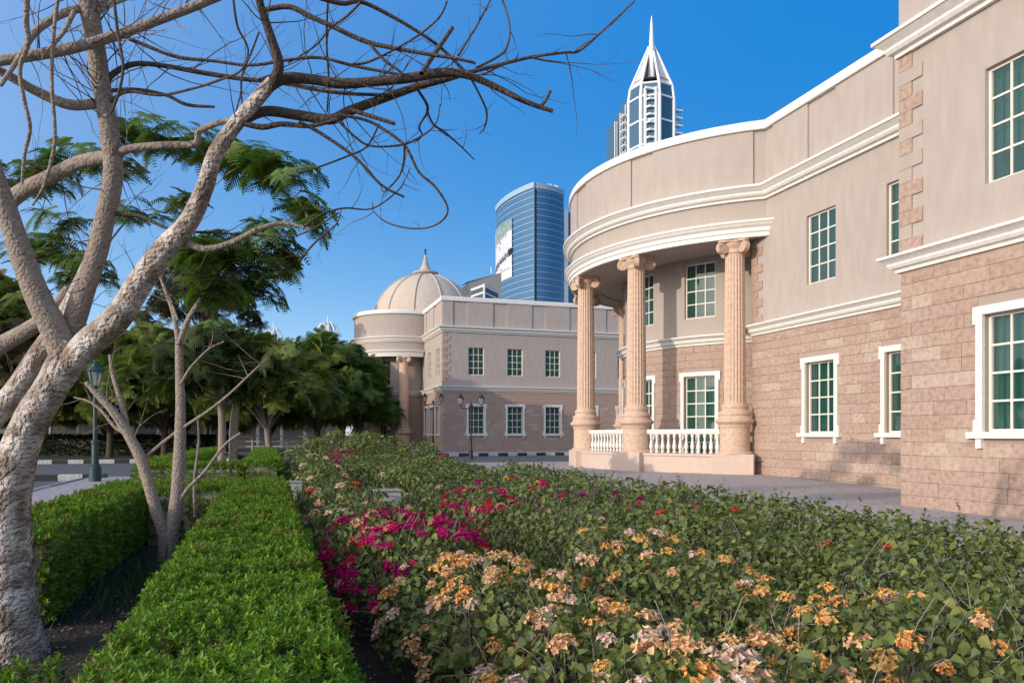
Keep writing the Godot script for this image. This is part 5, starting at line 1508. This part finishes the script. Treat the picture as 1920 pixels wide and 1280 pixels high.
func trees() -> void:
	rng.seed = 77
	rosettes = [rosette_mesh(8, 9, 1.0)]
	bare_tree()
	young_tree()
	twin_tree()
	var g := "dense green trees beyond the road"
	var dk := Color(0.115, 0.19, 0.042); var md := Color(0.155, 0.225, 0.055); var dry := Color(0.17, 0.15, 0.075)
	spread_tree("dense dark green tree shading the rounded corner of the domed building", 668, 56, 636, 806, 64, dk * 0.85, 44, 11, g, mats.dark_bark)
	spread_tree("dense green tree with its crown below the far ribbed towers", 590, 53, 612, 800, 105, dk, 44, 12, g, mats.dark_bark)
	spread_tree("dense green tree with a pale straight trunk near the end of the hedge", 508, 46, 618, 792, 112, md, 40, 13, g, mats.brown_bark)
	spread_tree("dense green tree standing behind the twin trunk tree", 405, 52, 596, 792, 125, dk, 42, 14, g, mats.dark_bark)
	spread_tree("green tree standing behind the forking young tree", 308, 48, 606, 792, 118, md, 40, 15, g, mats.dark_bark)
	spread_tree("green tree rising behind the single street lamp", 205, 47, 596, 797, 120, md, 40, 16, g, mats.dark_bark)
	spread_tree("dry olive tree behind the thick pale trunk", 85, 50, 520, 792, 130, dry, 30, 17, g, mats.brown_bark)
	spread_tree("dry olive tree at the far end of the lawn", -40, 48, 500, 792, 140, dry, 30, 18, g, mats.brown_bark)
	spread_tree("tall thin brownish tree rising above the dense trees", 385, 66, 420, 640, 100, Color(0.07, 0.072, 0.05), 10, 19, g, mats.dark_bark)
	spread_tree("dark tree in the back row beside the white fence end", 640, 68, 650, 812, 90, dk * 0.7, 34, 20, g, mats.dark_bark, 0.75, 45)
	spread_tree("dark tree in the back row behind the white fence gate", 500, 70, 650, 812, 110, dk * 0.7, 34, 21, g, mats.dark_bark, 0.75, 45)
	spread_tree("dark tree in the back row behind the lawn hedge", 340, 70, 640, 812, 120, dk * 0.7, 34, 22, g, mats.dark_bark, 0.75, 45)
	spread_tree("dark tree in the back row beyond the single street lamp", 190, 70, 640, 812, 120, dk * 0.7, 34, 23, g, mats.dark_bark, 0.75, 45)
	spread_tree("dark tree in the back row behind the dry olive trees", 40, 70, 640, 812, 120, dk * 0.7, 34, 24, g, mats.dark_bark, 0.75, 45)
	rng.seed = 500

# ---------------------------------------------------------------- lamps and small things
func lantern(parent: Node3D, where: Vector3, k: float, mat: Material) -> void:
	var mb := MB.new()
	mb.lathe([[0.03 * k, -0.06 * k], [0.07 * k, 0.0], [0.12 * k, 0.03 * k], [0.12 * k, 0.05 * k]], 6, where)
	mb.lathe([[0.24 * k, 0.50 * k], [0.25 * k, 0.53 * k], [0.13 * k, 0.66 * k], [0.10 * k, 0.67 * k], [0.10 * k, 0.72 * k], [0.03 * k, 0.78 * k], [0.03 * k, 0.84 * k], [0.0, 0.9 * k]], 6, where)
	for i in 6:
		var a := TAU * i / 6
		var o := Vector3(cos(a), 0, -sin(a)) * k
		mb.tube([where + o * 0.12 + Vector3.UP * 0.04 * k, where + o * 0.225 + Vector3.UP * 0.51 * k], [0.012 * k, 0.012 * k], 4)
	var h := put("lantern", mb.mesh(), mat, parent)
	var gl := MB.new()
	gl.lathe([[0.11 * k, 0.05 * k], [0.21 * k, 0.50 * k]], 6, where)
	put("lantern_glass", gl.mesh(), mats.lamp_glass, h)
func lamp_post(label_: String, p: Vector3, h: float, heads: int, mat: Material, k := 1.0) -> void:
	var t := thing("street_lamp", label_, "street lamp", p)
	var mb := MB.new()
	mb.lathe([[0.21 * k, -0.02], [0.21 * k, 0.42], [0.17 * k, 0.47], [0.18 * k, 0.50], [0.13 * k, 0.55], [0.12 * k, 1.15], [0.15 * k, 1.18], [0.15 * k, 1.24], [0.075 * k, 1.30]], 8, p)
	put("base", mb.mesh(), mat, t)
	mb = MB.new()
	mb.lathe([[0.075 * k, 1.30], [0.06 * k, h * 0.72], [0.09 * k, h * 0.725], [0.09 * k, h * 0.74], [0.05 * k, h * 0.745], [0.045 * k, h - 0.75]], 10, p)
	put("pole", mb.mesh(), mat, t)
	if heads == 1: lantern(t, p + Vector3.UP * (h - 0.85), 1.0, mat)
	else:
		var sd := Vector3(cos(TURN), 0, sin(TURN))
		for s in [-1.0, 1.0]:
			mb = MB.new()
			mb.tube(smooth_line([p + Vector3.UP * (h - 0.95), p + sd * s * 0.25 + Vector3.UP * (h - 1.02), p + sd * s * 0.55 + Vector3.UP * (h - 0.98), p + sd * s * 0.62 + Vector3.UP * (h - 0.84)], 4), range(13).map(func(_q): return 0.035), 6)
			put("arm", mb.mesh(), mat, t)
			lantern(t, p + sd * s * 0.62 + Vector3.UP * (h - 0.80), 0.85, mat)
		mb = MB.new(); mb.lathe([[0.05, h - 0.9], [0.13, h - 0.86], [0.10, h - 0.76], [0.04, h - 0.7], [0.0, h - 0.45]], 8, p); put("finial", mb.mesh(), mat, t)
func small_things() -> void:
	lamp_post("dark green street lamp with one lantern beside the footpath", Vector3(-5.15, 0.0, -26.3), 3.75, 1, mats.lamp_metal, 0.85)
	lamp_post("black double lantern street lamp in front of the domed building windows", at(883, 815, 45) * Vector3(1, 0, 1), 4.0, 2, mats.lamp_black, 0.62)
	lamp_post("double lantern street lamp in the shade of the domed building", at(812, 815, 57) * Vector3(1, 0, 1), 4.7, 2, mats.lamp_black, 0.62)
	# garden light boxes in the gap beside the hedge
	for q in [[Vector3(0.46, 0, -15.6), 0.30, "grey garden light box in the gap beside the hedge"], [Vector3(0.45, 0, -27.5), 0.30, "grey garden light box at the far end of the hedge gap"], [Vector3(1.95, 0, -13.2), 0.42, "grey garden light box among the flowering shrubs"]]:
		var p: Vector3 = q[0]; p.y = level(p.z)
		var w: float = q[1] / 2
		var t := thing("garden_light", q[2], "garden light", p)
		var mb := MB.new(); mb.bevel_box(p + Vector3(-w, 0.34, -w * 0.8), p + Vector3(w, 0.62, w * 0.8), 0.02); put("housing", mb.mesh(), mats.fixture, t)
		mb = MB.new(); mb.box(p + Vector3(-w * 1.1, 0.622, -w * 0.9), p + Vector3(w * 1.1, 0.65, w * 0.9)); put("lid", mb.mesh(), mats.concrete, t)
		mb = MB.new(); mb.lathe([[0.05, -0.05], [0.05, 0.34]], 8, p); put("stake", mb.mesh(), mats.fixture, t)
	# grassy weeds round the young tree
	rng.seed = 333
	var w := thing("weed_tuft", "tuft of thin green weeds at the foot of the young tree", "weeds", Vector3(-1.35, -0.16, -9.2))
	var mb := MB.new()
	for i in 420:
		var p := Vector3(-1.35 + rng.randfn(0.0, 0.28), -0.19, -9.0 + rng.randfn(0.0, 1.0))
		var d := (Vector3.UP + rnd_dir() * 0.7).normalized()
		mb.col = Color(0.03, 0.07, 0.025) * rng.randf_range(0.6, 1.3)
		leaf(mb, p, d, rnd_dir(), rng.randf_range(0.12, 0.36), 0.018, 0.1)
	put("blades", mb.mesh(), mats.leaf, w)
	w.set_meta("kind", "stuff")
	# fallen leaves and bracts
	var lit := thing("leaf_litter", "fallen dry leaves and bracts scattered on soil and paving edge", "leaf litter", Vector3(3.0, -0.16, -8.0))
	mb = MB.new()
	for i in 1500:
		var p := Vector3(rng.randf_range(0.25, 0.85), 0, rng.randf_range(-18.0, -2.5))
		if i % 3 == 1: p = Vector3(6.4 + absf(rng.randfn(0.0, 0.9)), 0, rng.randf_range(-22.0, -3.0))
		elif i % 3 == 2: p = Vector3(rng.randf_range(-1.75, -0.6), 0, rng.randf_range(-12.0, -4.0))
		p.y = level(p.z) + (0.012 if i % 3 == 1 else -0.012)
		mb.col = [Color(0.22, 0.14, 0.07), Color(0.30, 0.22, 0.11), Color(0.16, 0.10, 0.06), Color(0.45, 0.20, 0.12)][rng.randi() % 4]
		var al := Vector3(rng.randf_range(-1, 1), rng.randf_range(0.0, 0.2), rng.randf_range(-1, 1)).normalized()
		leaf(mb, p, al, (Vector3.UP + rnd_dir() * 0.3).normalized(), rng.randf_range(0.03, 0.07), 0.03, 0.2)
	put("fallen_leaves", mb.mesh(), mats.leaf, lit)
	lit.set_meta("kind", "stuff")
	# pale low building with a colonnade, seen below the tree crowns
	var a := thing("colonnade_building", "low white colonnade far behind the tree trunks", "building", Vector3(-20, 0, -88))
	mb = MB.new(); mb.box(Vector3(-52, 0, -92), Vector3(8, 3.4, -90)); put("wall", mb.mesh(), mats.white, a)
	mb = MB.new(); mb.box(Vector3(-52, 3.0, -89.99), Vector3(8, 3.6, -87.4)); put("roof", mb.mesh(), mats.white, a)
	for i in 24:
		mb = MB.new(); mb.lathe([[0.2, 0.0], [0.17, 3.0]], 10, Vector3(-51.2 + 2.5 * i, 0, -87.8)); put("column", mb.mesh(), mats.white, a)
	var f := thing("white_fence", "white railing fence behind the tree trunks", "fence", Vector3(-20, 0, -72))
	for i in 3:
		mb = MB.new(); mb.box(Vector3(-45, 0.35 + i * 0.45, -72.03), Vector3(9, 0.45 + i * 0.45, -71.97)); put("rail", mb.mesh(), mats.white, f)
	for i in 37:
		mb = MB.new(); mb.box(Vector3(-45.06 + i * 1.5, -0.1, -72.07), Vector3(-44.94 + i * 1.5, 1.5, -71.93)); put("post", mb.mesh(), mats.white, f)

# ---------------------------------------------------------------- sky
func sky_image(sun: Vector3) -> ImageTexture:
	# clear blue air, paler towards the horizon and hazy bright round the low sun
	var w := 512; var h := 256
	var im := Image.create(w, h, false, Image.FORMAT_RGBF)
	var top := Color(0.0, 0.158, 0.485); var hor := Color(0.18, 0.57, 0.86); var haze := Color(0.58, 0.65, 0.74); var glow := Color(1.9, 1.65, 1.35)
	for y in h:
		var el := (0.5 - (y + 0.5) / h) * PI
		var s := sin(el)
		for x in w:
			var az := (x + 0.5) / w * TAU
			var c: Color
			if s >= 0.0: c = top.lerp(hor, pow(1.0 - s, 6.2))
			else: c = hor.lerp(Color(0.20, 0.17, 0.15), clampf(-s * 12.0, 0, 1))
			var dir := Vector3(sin(az) * cos(el), s, -cos(az) * cos(el))
			var ang := rad_to_deg(dir.angle_to(sun))
			if s > -0.02: c = c.lerp(Color(0.86, 0.82, 0.78), 0.85 * exp(-absf(rad_to_deg(el)) / 4.5))      # dusty band along the horizon, added bright to lift the shaded walls
			if s > -0.02: c = c.lerp(haze, 0.75 * exp(-pow(ang / 86.0, 3.5))) + glow * exp(-pow(ang / 36.0, 2.0))
			im.set_pixel(x, y, c)
	return ImageTexture.create_from_image(im)

func _ready() -> void:
	rng.seed = 20240
	var cam := Camera3D.new()
	cam.name = "camera"
	cam.projection = Camera3D.PROJECTION_FRUSTUM
	cam.near = 0.1; cam.far = 4000.0
	cam.size = 0.1 * 1280.0 / FOCAL
	cam.frustum_offset = Vector2(0, 0.1 * (HORIZON - 640.0) / FOCAL)
	cam.position = EYE
	cam.rotation.y = -TURN
	add_child(cam)
	cam.current = true
	var az := deg_to_rad(SUN_AZ); var el := deg_to_rad(SUN_EL)
	var sun_dir := Vector3(-sin(az) * cos(el), sin(el), cos(az) * cos(el))      # towards the sun; light travels az degrees clockwise from -z
	var sun := DirectionalLight3D.new()
	sun.name = "sun"
	sun.light_energy = 0.64
	sun.light_color = Color(1.0, 0.94, 0.86)
	sun.light_angular_distance = 0.6
	sun.shadow_enabled = true
	sun.basis = Basis.looking_at(-sun_dir, Vector3.UP)
	add_child(sun)
	var we := WorldEnvironment.new()
	we.name = "environment"
	var env := Environment.new()
	env.background_mode = Environment.BG_SKY
	var sky := Sky.new(); var pm := PanoramaSkyMaterial.new()
	pm.panorama = sky_image(sun_dir)
	sky.sky_material = pm
	env.sky = sky
	env.tonemap_mode = Environment.TONE_MAPPER_LINEAR
	env.tonemap_exposure = 1.42
	env.sdfgi_enabled = true; env.ssao_enabled = true; env.ssil_enabled = true
	we.environment = env
	add_child(we)
	make_materials()
	grounds()
	near_building()
	far_building()
	glass_tower()
	spire_tower()
	crown_tower(614, 900, 20, 622, 601, 588, "pale ribbed crown tower beside the rounded corner of the domed building")
	crown_tower(512, 1100, 17, 632, 612, 600, "small pale ribbed crown tower above the tree tops")
	small_blocks()
	trees()
	hedges()
	shrubs()
	small_things()
